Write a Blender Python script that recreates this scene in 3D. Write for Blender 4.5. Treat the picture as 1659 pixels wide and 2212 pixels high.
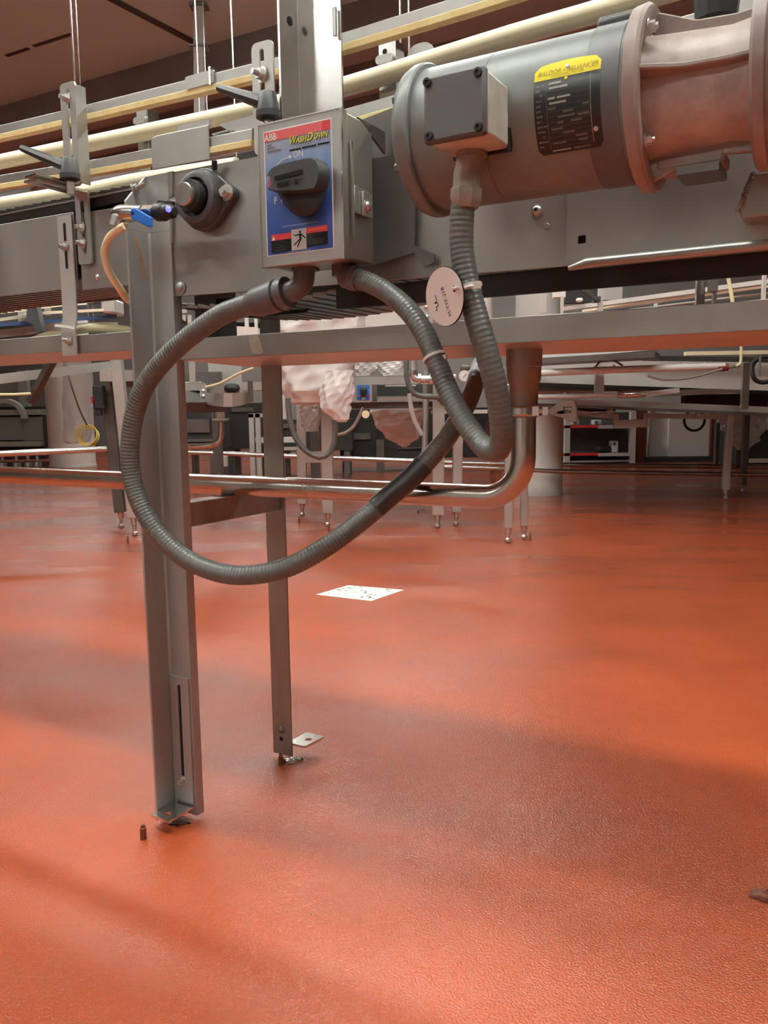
import bpy, bmesh, math, random
import numpy as np
from mathutils import Vector, Matrix
from mathutils.geometry import tessellate_polygon
random.seed(7)
for o in list(bpy.data.objects): bpy.data.objects.remove(o)
SC = bpy.context.scene
COL = SC.collection

# ------------------------------------------------------------------ camera
F_PX, CX, CY, CAM_H = 1800.0, 829.5, 1106.0, 0.72
PITCH, ROLL, YAW = math.atan(234/1800), math.radians(0.8), math.radians(30)
CAM_M = Matrix.Rotation(math.pi/2-PITCH, 3, 'X') @ Matrix.Rotation(-ROLL, 3, 'Z')
cam_data = bpy.data.cameras.new('camera')
cam_data.sensor_fit = 'VERTICAL'; cam_data.sensor_height = 24.0
cam_data.lens = F_PX/2212*24.0; cam_data.clip_start = 0.02; cam_data.clip_end = 200
cam = bpy.data.objects.new('camera', cam_data); COL.objects.link(cam)
CAM_P = Vector((0, 0, CAM_H))
cam.matrix_world = Matrix.Translation(CAM_P) @ CAM_M.to_4x4()
SC.camera = cam
# ------------------------------------------------------------------ view, world
SC.view_settings.view_transform = 'Standard'; SC.view_settings.look = 'None'
SC.view_settings.gamma = 1.0; SC.view_settings.use_curve_mapping = False
SC.view_settings.exposure = -0.2
world = bpy.data.worlds.new('world'); SC.world = world; world.use_nodes = True
world.node_tree.nodes['Background'].inputs[0].default_value = (.9, .88, .85, 1)
world.node_tree.nodes['Background'].inputs[1].default_value = 0.25
LAMP_NEAR, LAMP_MID, LAMP_FAR, LAMP_REAR = 98.0, 82.0, 105.0, 92.0

# ------------------------------------------------------------------ frames: the line runs along u, v points across it away from us
ORG = Vector((-0.382, 1.413, 0.0))
UX = Vector((math.cos(YAW), -math.sin(YAW), 0)); VX = Vector((math.sin(YAW), math.cos(YAW), 0)); ZX = Vector((0, 0, 1))
def cv(p): return ORG + UX*p[0] + VX*p[1] + ZX*p[2]
def idt(p): return Vector(p)
def ray(px, py): return CAM_M @ Vector(((px-CX)/F_PX, -(py-CY)/F_PX, -1))
def loc(w): q = Vector(w)-ORG; return (q.dot(UX), q.dot(VX), q.z)
def on_v(px, py, v):
    d = ray(px, py); t = (v-(CAM_P-ORG).dot(VX))/d.dot(VX); return loc(CAM_P+d*t)
def on_z(px, py, z=0.0):
    d = ray(px, py); t = (z-CAM_H)/d.z; return CAM_P+d*t
def at(px, py, y):
    d = ray(px, py); return CAM_P+d*(y/d.y)
def ppm(y): return F_PX/y

# ------------------------------------------------------------------ materials
MATS = {}
def mat(name, color, rough=.5, metal=0.0, noise=0.0, nscale=8.0, rnoise=0.0, bump=0.0, bscale=60.0, stretch=(1,1,1), color2=None, emit=None, estr=0.0,
        spec=.5, trans=0.0, alpha=1.0, coat=0.0, subsurf=0.0):
    m = bpy.data.materials.new(name); m.use_nodes = True; nt = m.node_tree; N = nt.nodes; L = nt.links
    b = N['Principled BSDF']
    b.inputs['Base Color'].default_value = (*color, 1); b.inputs['Roughness'].default_value = rough; b.inputs['Metallic'].default_value = metal
    b.inputs['Specular IOR Level'].default_value = spec; b.inputs['Transmission Weight'].default_value = trans; b.inputs['Alpha'].default_value = alpha
    b.inputs['Coat Weight'].default_value = coat
    if subsurf:
        b.inputs['Subsurface Weight'].default_value = subsurf; b.inputs['Subsurface Radius'].default_value = (.01, .008, .005)
    if emit:
        b.inputs['Emission Color'].default_value = (*emit, 1); b.inputs['Emission Strength'].default_value = estr
    if noise or rnoise or bump or color2:
        tc = N.new('ShaderNodeTexCoord'); mp = N.new('ShaderNodeMapping'); mp.inputs['Scale'].default_value = stretch
        mp.inputs['Rotation'].default_value = (0, 0, YAW)
        L.new(tc.outputs['Object'], mp.inputs['Vector'])
        nz = N.new('ShaderNodeTexNoise'); nz.inputs['Scale'].default_value = nscale; nz.inputs['Detail'].default_value = 5; nz.inputs['Roughness'].default_value = .6
        L.new(mp.outputs['Vector'], nz.inputs['Vector'])
        if noise or color2:
            cr = N.new('ShaderNodeValToRGB'); c2 = color2 or tuple(max(0, c*(1-noise)) for c in color)
            cr.color_ramp.elements[0].position = .35; cr.color_ramp.elements[1].position = .68
            cr.color_ramp.elements[0].color = (*c2, 1); cr.color_ramp.elements[1].color = (*color, 1)
            L.new(nz.outputs['Fac'], cr.inputs['Fac']); L.new(cr.outputs['Color'], b.inputs['Base Color'])
        if rnoise:
            mr = N.new('ShaderNodeMapRange'); mr.inputs['From Min'].default_value = .3; mr.inputs['From Max'].default_value = .7
            mr.inputs['To Min'].default_value = max(.03, rough-rnoise); mr.inputs['To Max'].default_value = rough+rnoise
            L.new(nz.outputs['Fac'], mr.inputs['Value']); L.new(mr.outputs['Result'], b.inputs['Roughness'])
        if bump:
            n2 = N.new('ShaderNodeTexNoise'); n2.inputs['Scale'].default_value = bscale; n2.inputs['Detail'].default_value = 3
            L.new(mp.outputs['Vector'], n2.inputs['Vector'])
            bp = N.new('ShaderNodeBump'); bp.inputs['Strength'].default_value = bump; bp.inputs['Distance'].default_value = .002
            L.new(n2.outputs['Fac'], bp.inputs['Height']); L.new(bp.outputs['Normal'], b.inputs['Normal'])
    MATS[name] = m; return m
mat('steel', (.58, .575, .55), .40, .85, noise=.14, nscale=5, rnoise=.07, stretch=(1, 1, 4), bump=.05, bscale=30)
mat('plate', (.46, .455, .43), .42, .82, noise=.22, nscale=6, rnoise=.08, stretch=(1, 1, .5), bump=.10, bscale=9)
mat('bright', (.78, .77, .74), .22, 1, noise=.08, nscale=12, rnoise=.05)
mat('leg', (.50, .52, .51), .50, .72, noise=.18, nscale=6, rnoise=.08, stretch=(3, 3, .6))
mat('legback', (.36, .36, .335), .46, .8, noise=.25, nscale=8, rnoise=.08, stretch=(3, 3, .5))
mat('pipe', (.62, .59, .54), .24, 1, noise=.12, nscale=7, rnoise=.06)
mat('brightdull', (.72, .715, .69), .42, .6, noise=.1, nscale=8)
mat('bolt', (.66, .65, .62), .32, .9)
mat('black', (.018, .019, .020), .45, 0, spec=.4)
mat('rubber', (.012, .012, .012), .65)
mat('lever', (.030, .034, .038), .42, bump=.25, bscale=900)
mat('conduit', (.125, .132, .122), .36, 0, noise=.15, nscale=20, spec=.55)
mat('tape', (.040, .042, .043), .38)
mat('fitting', (.10, .105, .108), .4)
mat('cream', (.90, .84, .62), .42, subsurf=.25, noise=.06, nscale=9)
mat('creamlip', (.93, .84, .46), .45, color2=(.80, .66, .30), nscale=45, subsurf=.6)
mat('hose', (.95, .87, .58), .35, subsurf=.3)
mat('hosepale', (.85, .80, .52), .35, subsurf=.3)
mat('link', (.26, .235, .215), .45, .0, noise=.2, nscale=40)
mat('linkdark', (.05, .05, .05), .5)
mat('cast', (.085, .088, .09), .42, .2, noise=.3, nscale=30, bump=.2, bscale=200)
mat('motor', (.22, .245, .235), .42, 0, color2=(.15, .165, .16), nscale=9, bump=.08, bscale=60, spec=.5)
mat('jbox', (.115, .12, .125), .50, 0, noise=.15, nscale=14)
mat('jboxside', (.33, .35, .33), .45, 0, color2=(.62, .63, .52), nscale=16)
mat('brassy', (.36, .33, .28), .5, .3, noise=.3, nscale=50)
mat('adapter', (.34, .275, .25), .5, 0, color2=(.19, .145, .13), nscale=13, bump=.3, bscale=60)
mat('adapterlight', (.60, .54, .50), .45, 0, color2=(.34, .27, .245), nscale=18, bump=.3, bscale=60)
mat('yellow', (.86, .78, .03), .4)
mat('nameblack', (.012, .013, .013), .3)
mat('nameink', (.45, .46, .42), .5)
mat('nameink2', (.12, .125, .115), .5)
mat('goldink', (.35, .24, .02), .5)
mat('white', (.80, .78, .74), .5)
mat('tagwhite', (.80, .75, .70), .38)
mat('red', (.62, .03, .03), .4)
mat('redpale', (.70, .12, .12), .35)
mat('ink', (.014, .014, .015), .85, spec=.15)
mat('inkgrey', (.13, .13, .13), .5)
mat('inkblue', (.20, .28, .48), .5)
mat('textyellow', (.80, .72, .05), .4)
mat('panelgrey', (.55, .55, .55), .4)
mat('bluehandle', (.02, .16, .62), .35)
mat('led', (.1, .1, .9), .3, emit=(.10, .10, 1), estr=4)
mat('residue', (.40, .37, .26), .5, .5, color2=(.5, .48, .42), nscale=120)
mat('rust', (.22, .05, .02), .6, noise=.4, nscale=60)
mat('paper', (.72, .72, .69), .5)
mat('column', (.78, .76, .71), .45, 0, noise=.10, nscale=3)
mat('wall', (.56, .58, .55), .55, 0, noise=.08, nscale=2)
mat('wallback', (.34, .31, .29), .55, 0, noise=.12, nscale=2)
mat('wallred', (.13, .03, .022), .4)
mat('ceiling', (.60, .76, .72), .6, 0, noise=.06, nscale=1.5)
mat('beam', (.20, .185, .175), .7, 0, noise=.2, nscale=3)
mat('beamlight', (.42, .40, .38), .65, 0, noise=.1, nscale=3)
mat('seam', (.05, .04, .035), .7)
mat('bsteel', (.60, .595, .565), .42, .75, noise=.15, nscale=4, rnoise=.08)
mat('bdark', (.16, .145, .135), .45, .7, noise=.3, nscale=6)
mat('bpaint', (.60, .585, .55), .5, 0, noise=.1, nscale=6)
mat('greenish', (.36, .37, .33), .5, 0, noise=.15, nscale=5)
mat('mesh', (.30, .31, .28), .5, .4, noise=.2, nscale=300)
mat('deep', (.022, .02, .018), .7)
mat('bag', (.86, .82, .80), .35, trans=.15, subsurf=.15, spec=.5)
mat('bagclear', (.80, .76, .73), .25, trans=.55, spec=.5)
mat('bluebelt', (.03, .06, .16), .5)
mat('yellowcable', (.62, .48, .08), .45)
mat('tube_lamp', (1, 1, 1), .5, emit=(.97, 1, .95), estr=LAMP_NEAR)
mat('tube_lamp_mid', (1, 1, 1), .5, emit=(.97, 1, .95), estr=LAMP_MID)
mat('tube_lamp_rear', (1, 1, 1), .5, emit=(.95, 1, .96), estr=LAMP_REAR)
mat('tube_lamp_far', (1, 1, 1), .5, emit=(.97, 1, .95), estr=LAMP_FAR)
mat('brown', (.30, .20, .13), .5)
mat('water', (.9, .9, .9), .03, trans=1.0)

def floor_material():
    m = bpy.data.materials.new('epoxy_floor'); m.use_nodes = True; nt = m.node_tree; N = nt.nodes; L = nt.links; b = N['Principled BSDF']
    tc = N.new('ShaderNodeTexCoord')
    def noise(scale, detail=4, rough=.55, stretch=(1, 1, 1)):
        mp = N.new('ShaderNodeMapping'); mp.inputs['Rotation'].default_value = (0, 0, YAW); mp.inputs['Scale'].default_value = stretch
        L.new(tc.outputs['Object'], mp.inputs['Vector'])
        n = N.new('ShaderNodeTexNoise'); n.inputs['Scale'].default_value = scale; n.inputs['Detail'].default_value = detail; n.inputs['Roughness'].default_value = rough
        L.new(mp.outputs['Vector'], n.inputs['Vector']); return n
    n1 = noise(2.2, 6); cr = N.new('ShaderNodeValToRGB')
    cr.color_ramp.elements[0].position = .3; cr.color_ramp.elements[0].color = (.27, .050, .017, 1)
    cr.color_ramp.elements[1].position = .7; cr.color_ramp.elements[1].color = (.365, .068, .022, 1)
    L.new(n1.outputs['Fac'], cr.inputs['Fac']); L.new(cr.outputs['Color'], b.inputs['Base Color'])
    n2 = noise(1.5, 5, .6, (.5, 1.6, 1)); mr = N.new('ShaderNodeMapRange')
    mr.inputs['From Min'].default_value = .35; mr.inputs['From Max'].default_value = .65; mr.inputs['To Min'].default_value = .36; mr.inputs['To Max'].default_value = .52
    L.new(n2.outputs['Fac'], mr.inputs['Value']); L.new(mr.outputs['Result'], b.inputs['Roughness'])
    b.inputs['Specular IOR Level'].default_value = .12
    b.inputs['Coat Weight'].default_value = .6; b.inputs['Coat Roughness'].default_value = .05
    mc_ = N.new('ShaderNodeMapRange'); mc_.inputs['From Min'].default_value = .38; mc_.inputs['From Max'].default_value = .62; mc_.inputs['To Min'].default_value = .9; mc_.inputs['To Max'].default_value = .45
    L.new(n2.outputs['Fac'], mc_.inputs['Value']); L.new(mc_.outputs['Result'], b.inputs['Coat Weight'])
    n3 = noise(300, 2, .5); n4 = noise(14, 3, .5, (.6, 1.4, 1))
    b1 = N.new('ShaderNodeBump'); b1.inputs['Strength'].default_value = 1.0; b1.inputs['Distance'].default_value = .0014
    L.new(n3.outputs['Fac'], b1.inputs['Height'])
    b2 = N.new('ShaderNodeBump'); b2.inputs['Strength'].default_value = .25; b2.inputs['Distance'].default_value = .004
    L.new(n4.outputs['Fac'], b2.inputs['Height']); L.new(b1.outputs['Normal'], b2.inputs['Normal'])
    L.new(b2.outputs['Normal'], b.inputs['Normal']); L.new(b2.outputs['Normal'], b.inputs['Coat Normal'])
    MATS['floor'] = m
floor_material()
def label_blue():   # printed sticker: pale at its top, deep blue at its foot
    m = bpy.data.materials.new('label_print'); m.use_nodes = True; nt = m.node_tree; N = nt.nodes; L = nt.links; b = N['Principled BSDF']
    tc = N.new('ShaderNodeTexCoord'); sp = N.new('ShaderNodeSeparateXYZ'); L.new(tc.outputs['Generated'], sp.inputs[0])
    cr = N.new('ShaderNodeValToRGB'); e = cr.color_ramp.elements
    e[0].position = 0; e[0].color = (.022, .05, .26, 1); e[1].position = 1; e[1].color = (.40, .44, .50, 1)
    for p, c in ((.45, (.05, .11, .36, 1)), (.72, (.22, .33, .56, 1))):
        x = cr.color_ramp.elements.new(p); x.color = c
    nz = N.new('ShaderNodeTexNoise'); nz.inputs['Scale'].default_value = 9; L.new(tc.outputs['Generated'], nz.inputs['Vector'])
    ma = N.new('ShaderNodeMath'); ma.operation = 'MULTIPLY_ADD'; ma.inputs[1].default_value = .22
    sb = N.new('ShaderNodeMath'); sb.operation = 'SUBTRACT'; sb.inputs[1].default_value = .11
    L.new(nz.outputs['Fac'], ma.inputs[0]); L.new(sp.outputs['Z'], ma.inputs[2]); L.new(ma.outputs[0], sb.inputs[0])
    L.new(sb.outputs[0], cr.inputs['Fac']); L.new(cr.outputs['Color'], b.inputs['Base Color'])
    b.inputs['Roughness'].default_value = .28; MATS['labelblue'] = m
label_blue()

# ------------------------------------------------------------------ mesh builder
class MB:
    def __init__(s, T=cv): s.v = []; s.f = []; s.T = T
    def add(s, vs, fs):
        n = len(s.v); s.v += [s.T(p) for p in vs]; s.f += [tuple(i+n for i in f) for f in fs]; return s
    def box(s, a, b):
        (x0, y0, z0), (x1, y1, z1) = a, b
        return s.add([(x0,y0,z0),(x1,y0,z0),(x1,y1,z0),(x0,y1,z0),(x0,y0,z1),(x1,y0,z1),(x1,y1,z1),(x0,y1,z1)],
                     [(0,3,2,1),(4,5,6,7),(0,1,5,4),(1,2,6,5),(2,3,7,6),(3,0,4,7)])
    def prism(s, poly, d0, d1, plane='uz', holes=()):
        def pt(a, b, d): return {'uz': (a, d, b), 'vz': (d, a, b), 'uv': (a, b, d)}[plane]
        loops = [list(poly)]+[list(h) for h in holes]; flat = [p for l in loops for p in l]; n = len(flat)
        vs = [pt(a, b, d0) for a, b in flat]+[pt(a, b, d1) for a, b in flat]; fs = []
        if holes:
            for t in tessellate_polygon([[Vector((a, b, 0)) for a, b in l] for l in loops]):
                fs += [tuple(t), tuple(i+n for i in reversed(t))]
        else: fs += [tuple(range(n)), tuple(range(2*n-1, n-1, -1))]
        k = 0
        for l in loops:
            m = len(l)
            for i in range(m): fs.append((k+i, k+(i+1) % m, n+k+(i+1) % m, n+k+i))
            k += m
        return s.add(vs, fs)
    def tube(s, pts, r, seg=12, caps=True):
        P = [Vector(p) for p in pts]; n = len(P); rs = r if isinstance(r, (list, tuple)) else [r]*n
        vs = []; fs = []; nrm = None
        for i in range(n):
            t = (P[min(i+1, n-1)]-P[max(i-1, 0)]).normalized()
            if nrm is None:
                nrm = t.orthogonal().normalized()
            else:
                nrm = (nrm-t*nrm.dot(t)).normalized()
            bi = t.cross(nrm)
            for k in range(seg):
                a = 2*math.pi*k/seg; vs.append(P[i]+(nrm*math.cos(a)+bi*math.sin(a))*rs[i])
        for i in range(n-1):
            for k in range(seg):
                fs.append((i*seg+k, i*seg+(k+1) % seg, (i+1)*seg+(k+1) % seg, (i+1)*seg+k))
        if caps: fs += [tuple(range(seg-1, -1, -1)), tuple((n-1)*seg+k for k in range(seg))]
        return s.add(vs, fs)
    def cyl(s, a, b, r, r1=None, seg=16): return s.tube([a, b], [r, r if r1 is None else r1], seg)
    def lathe(s, o, d, prof, seg=24):   # prof: (distance along axis, radius)
        o = Vector(o); d = Vector(d).normalized(); n = d.orthogonal().normalized(); b = d.cross(n); vs = []; fs = []; m = len(prof)
        for t, r in prof:
            for k in range(seg):
                a = 2*math.pi*k/seg; vs.append(o+d*t+(n*math.cos(a)+b*math.sin(a))*max(r, 1e-5))
        for i in range(m-1):
            for k in range(seg): fs.append((i*seg+k, i*seg+(k+1) % seg, (i+1)*seg+(k+1) % seg, (i+1)*seg+k))
        fs += [tuple(range(seg)), tuple((m-1)*seg+k for k in range(seg))]
        return s.add(vs, fs)
    def bar(s, a, b, w, h, up=(0, 0, 1)):   # box along a-b, w sideways, h along up
        a = Vector(a); b = Vector(b); t = (b-a).normalized(); side = t.cross(Vector(up)).normalized(); u2 = side.cross(t)
        vs = [p+side*(w/2*i)+u2*(h/2*j) for p in (a, b) for i, j in ((-1,-1),(1,-1),(1,1),(-1,1))]
        return s.add(vs, [(0,1,2,3),(7,6,5,4),(0,4,5,1),(1,5,6,2),(2,6,7,3),(3,7,4,0)])
    def strip(s, pts, w, t, wdir):   # flat strap along pts
        P = [Vector(p) for p in pts]; wd = Vector(wdir).normalized(); vs = []; fs = []; n = len(P)
        for i in range(n):
            tg = (P[min(i+1, n-1)]-P[max(i-1, 0)]).normalized(); nr = tg.cross(wd).normalized()
            for a, b in ((-1,-1),(1,-1),(1,1),(-1,1)): vs.append(P[i]+wd*(w/2*a)+nr*(t/2*b))
        for i in range(n-1):
            for k in range(4): fs.append((i*4+k, i*4+(k+1) % 4, (i+1)*4+(k+1) % 4, (i+1)*4+k))
        fs += [(0,1,2,3), tuple((n-1)*4+k for k in (3,2,1,0))]
        return s.add(vs, fs)
    def build(s, name, m, parent=None, smooth=35, bevel=0.0, origin=None):
        me = bpy.data.meshes.new(name); base = WLOC[parent] if parent is not None else (Vector(origin) if origin is not None else s.base())
        me.from_pydata([tuple(p-base) for p in s.v], [], s.f)
        bm = bmesh.new(); bm.from_mesh(me); bmesh.ops.recalc_face_normals(bm, faces=bm.faces); bm.to_mesh(me); bm.free()
        if smooth:
            for p in me.polygons: p.use_smooth = True
            me.set_sharp_from_angle(angle=math.radians(smooth))
        me.materials.append(MATS[m]); o = bpy.data.objects.new(name, me); COL.objects.link(o)
        if parent is not None: o.parent = parent
        else: o.location = base
        WLOC[o] = base
        if bevel:
            bv = o.modifiers.new('bevel', 'BEVEL'); bv.width = bevel; bv.segments = 2; bv.limit_method = 'ANGLE'; bv.angle_limit = math.radians(50)
        return o
    def base(s):
        zs = min(p.z for p in s.v); c = sum(s.v, Vector())/len(s.v); return Vector((c.x, c.y, zs))
WLOC = {}
def tag(o, label, cat, group=None):
    o['label'] = label; o['category'] = cat
    if group: o['group'] = group
    return o
def thing(name, label, cat, base, group=None):
    o = bpy.data.objects.new(name, None); COL.objects.link(o); o.location = base; o.empty_display_size = .05; WLOC[o] = Vector(base); return tag(o, label, cat, group)
def structure(o): o['kind'] = 'structure'; return o
def copy_tree(o, off, label=None, group=None, parent=None):
    c = o.copy(); COL.objects.link(c); c.parent = parent
    if parent is None: c.location = o.location+Vector(off)
    if label: c['label'] = label
    if group: c['group'] = group
    for ch in [x for x in ALLCH(o)]: copy_tree(ch, off, parent=c)
    return c
def ALLCH(o): return list(o.children)
def arc(cx, cy, r, a0, a1, n=8): return [(cx+r*math.cos(math.radians(a0+(a1-a0)*i/n)), cy+r*math.sin(math.radians(a0+(a1-a0)*i/n))) for i in range(n+1)]
def slot(cx, z0, z1, w): return arc(cx, z1-w/2, w/2, 0, 180, 6)+arc(cx, z0+w/2, w/2, 180, 360, 6)
def circle(cx, cy, r, n=12): return [(cx+r*math.cos(2*math.pi*i/n), cy+r*math.sin(2*math.pi*i/n)) for i in range(n)]
def rrect(x0, y0, x1, y1, r, n=4): return arc(x1-r, y1-r, r, 0, 90, n)+arc(x0+r, y1-r, r, 90, 180, n)+arc(x0+r, y0+r, r, 180, 270, n)+arc(x1-r, y0+r, r, 270, 360, n)
def spline(pts, step):
    P = [Vector(p) for p in pts]; out = []
    for i in range(len(P)-1):
        p0, p1, p2, p3 = P[max(i-1, 0)], P[i], P[i+1], P[min(i+2, len(P)-1)]
        n = max(2, int((p2-p1).length/step))
        for k in range(n):
            t = k/n; out.append(.5*((2*p1)+(p2-p0)*t+(2*p0-5*p1+4*p2-p3)*t*t+(3*p1-p0-3*p2+p3)*t**3))
    out.append(P[-1]); return out
def bolt(parent, pos, d, r=.007, ln=.006, stub=.008, name='bolt', m='bolt', T=cv):
    b = MB(T); p = Vector(pos); d = Vector(d).normalized()
    b.lathe(p, d, [(0, r*1.45), (.0012, r*1.45)], 14)
    n = d.orthogonal().normalized(); b.tube([p+d*.0012, p+d*(ln+.0012)], r, 6)
    if stub: b.tube([p+d*ln, p+d*(ln+stub)], r*.55, 10)
    return b.build(name, m, parent, smooth=30)
def dome_bolt(parent, pos, d, r=.007, name='bolt', m='bolt', T=cv):
    b = MB(T); b.lathe(pos, d, [(0, r*1.3), (.001, r*1.3), (.0012, r), (r*.5, r*.85), (r*.75, r*.5), (r*.8, 0)], 14); return b.build(name, m, parent)
def text_polys(txt, size, shear=0.0, align='LEFT', bold=0.0):
    c = bpy.data.curves.new('t', 'FONT'); c.body = txt; c.size = size; c.shear = shear; c.align_x = align; c.resolution_u = 2; c.offset = bold
    o = bpy.data.objects.new('t', c); COL.objects.link(o); dg = bpy.context.evaluated_depsgraph_get(); me = bpy.data.meshes.new_from_object(o.evaluated_get(dg))
    vs = [(v.co.x, v.co.y) for v in me.vertices]; fs = [tuple(p.vertices) for p in me.polygons]
    bpy.data.objects.remove(o); bpy.data.curves.remove(c); bpy.data.meshes.remove(me); return vs, fs
def write(mb, txt, size, mapf, shear=0.0, align='LEFT', sx=1.0, bold=0.0):
    vs, fs = text_polys(txt, size, shear, align, bold); mb.add([mapf(x*sx, y) for x, y in vs], fs); return mb

# ================================================================== the setting
HU0, HU1, HV0, HV1, HZ = -16.0, 12.0, -5.0, 10.2, 3.4
fl = MB(); fl.add([(HU0, HV0, 0), (HU1, HV0, 0), (HU1, HV1, 0), (HU0, HV1, 0)], [(0, 1, 2, 3)])
structure(fl.build('floor', 'floor', origin=ORG, smooth=0))
ce = MB(); ce.box((HU0, HV0, HZ), (HU1, HV1, HZ+.1)); ceil_o = structure(ce.build('ceiling', 'ceiling', smooth=0))
for nm, a, b in (('wall_back', (HU0, HV1, 0), (HU1, HV1+.1, HZ)), ('wall_front', (HU0, HV0-.1, 0), (HU1, HV0, HZ)), ('wall_left', (HU0-.1, HV0, 0), (HU0, HV1, HZ)), ('wall_right', (HU1, HV0, 0), (HU1+.1, HV1, HZ))):
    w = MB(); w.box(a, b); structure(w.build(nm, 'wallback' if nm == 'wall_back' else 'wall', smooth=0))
# ceiling: joints between panels, dropped beams across the room
for k, (v0, v1, z0) in enumerate(((4.08, 4.2, 3.20), (4.75, 4.87, 3.24), (5.35, 5.5, 3.2), (6.2, 6.35, 3.18), (7.1, 7.25, 3.16), (8.0, 8.2, 3.1))):
    b = MB(); b.box((HU0, v0, z0), (HU1, v1, HZ)); structure(b.build('trim_%d' % (k+1), 'beam', smooth=0))
b = MB(); b.box((HU0, 4.2, 3.30), (HU1, HV1, 3.32)); structure(b.build('trim_7', 'beamlight', smooth=0))
for k, (u, v0, v1) in enumerate(((-3.45, 2.6, 4.08), (-8.6, 2.2, 4.08), (-7.0, 2.2, 3.2))):
    b = MB(); b.box((u, v0, HZ-.015), (u+.05, v1, HZ+.01)); structure(b.build('ceiling_seam', 'seam', ceil_o, smooth=0))
for (p0, p1) in (((14, 121), (62, 105)), ((73, 100), (155, 74))):
    a = on_z(*p0, HZ-.004); c = on_z(*p1, HZ-.004); b = MB(idt); b.bar(a, c, .03, .006); b.build('ceiling_crack', 'seam', ceil_o, smooth=0)

# ------------------------------------------------------------------ lamps (real fixtures under the ceiling)
def lamp(u, v, z, m, label):
    t = thing('fluorescent_light', label, 'ceiling light', cv((u, v, z)), 'fluorescent ceiling lights')
    b = MB(); b.prism([(v-.09, z+.02), (v+.09, z+.02), (v+.05, z+.09), (v-.05, z+.09)], u-.62, u+.62, 'vz'); b.build('housing', 'white', t, smooth=0)
    for sg in (-1, 1) if m != 'tube_lamp_far' or z > 3 else ():
        b = MB(); b.prism([(v+sg*.088, z+.022), (v+sg*.092, z+.022), (v+sg*.122, z-.075), (v+sg*.118, z-.075)], u-.62, u+.62, 'vz'); b.build('cutoff_skirt', 'white', t, smooth=0)  # side skirts added to cut lamp spill and leave the far floor dark
    for dv in (-.045, .045):
        b = MB(); b.cyl((u-.6, v+dv, z), (u+.6, v+dv, z), .019, seg=10); b.build('lamp_tube', m, t)
    b = MB()
    for du in (-.5, .5): b.cyl((u+du, v, z+.08), (u+du, v, HZ), .004, seg=6)
    b.build('hanger', 'bolt', t)
k = 0
ORD = ('first', 'second', 'third', 'fourth', 'fifth', 'sixth', 'seventh', 'eighth')
for (row, us, v, z, m) in (('above the near side of the motor conveyor', (-2.6, -1.2, .2, 1.6, 3.0), -.45, 3.05, 'tube_lamp'), ('above the open floor behind the motor conveyor', (-3.5, -2.1, -.7, .7, 2.1), 1.95, 3.26, 'tube_lamp_mid'),
                           ('behind the photographer', (-2.4, -.4, 1.6), -3.4, 3.1, 'tube_lamp_rear'), ('above the wrapped machines in the middle distance', (-1.4,), 3.1, 3.3, 'tube_lamp_far'),
                           ('over the far conveyors', (-9.0, -7.0, -5.0, -3.0), 6.6, 2.85, 'tube_lamp_far')):
    for i, u in enumerate(us): lamp(u, v, z, m, 'white twin-tube fluorescent light %s, %s from the left' % (row, ORD[i]))

# ================================================================== main conveyor
CONV = thing('conveyor', 'long stainless steel conveyor with side plates, guide rails and two angle legs in the foreground', 'conveyor', cv((0.02, .13, 0)))
def part(mb, name, m, parent=None, **k): return mb.build(name, m, parent or CONV, **k)
# side plates
b = MB(); b.prism([(.048, .897), (.21, .893), (.712, .885), (.712, 1.083), (.05, 1.089)], 0, .004); pl = part(b, 'side_plate', 'plate', bevel=.0008)
b = MB(); b.prism([(-.163, .924), (.06, .923), (.06, 1.049), (-.163, 1.054)], .002, .006); part(b, 'side_plate', 'plate', bevel=.0008)
b = MB(); b.prism([(-1.5, .934), (-.172, .929), (-.172, 1.057), (-1.5, 1.068)], 0, .004); part(b, 'side_plate', 'plate', bevel=.0008)
# bent cover plate on the right, with rolled lower lip and a square hole
sq = on_v(1257, 517, -.006)
cov = MB(); cov.prism([(.708, .900), (.712, .886), (1.45, .892), (1.45, 1.12), (.708, 1.10)], -.0065, -.0035, holes=[[(sq[0]-.005, sq[2]-.005), (sq[0]+.005, sq[2]-.005), (sq[0]+.005, sq[2]+.005), (sq[0]-.005, sq[2]+.005)]])
part(cov, 'cover_plate', 'plate')
b = MB(); b.tube([(.712, -.008, .881), (.735, -.011, .8845), (1.45, -.011, .8875)], [.003, .0065, .0065], 12); part(b, 'cover_lip', 'plate')
# far side plate, cross members under the belt
b = MB(); b.prism([(-1.5, .955), (.0, .945), (.03, .91), (1.45, .91), (1.45, 1.08), (-1.5, 1.06)], .262, .266); part(b, 'far_side_plate', 'plate')
b = MB(); b.box((.36, .010, .858), (1.45, .022, .886)); part(b, 'wear_strip', 'rubber')
b = MB(); b.box((.36, .20, .897), (1.45, .25, .925)); part(b, 'wear_strip', 'rubber')
b = MB(); b.box((-1.5, .006, 1.060), (.05, .05, 1.076)); part(b, 'wear_strip', 'rubber')
b = MB(); b.box((-1.5, .004, 1.0755), (.05, .012, 1.0785)); part(b, 'wear_strip_edge', 'bolt')
b = MB(); b.box((.05, .02, 1.03), (1.45, .25, 1.04)); part(b, 'carry_bed', 'linkdark')
b = MB(); b.box((-1.5, .02, 1.03), (.05, .25, 1.058)); part(b, 'carry_bed', 'linkdark')
# dark end deflector under the plate, right of the front leg
b = MB(); b.prism([(.055, .903), (.055, .868), (.24, .868), (.275, .885), (.24, .9)], .10, .104); part(b, 'deflector', 'rubber')
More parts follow.
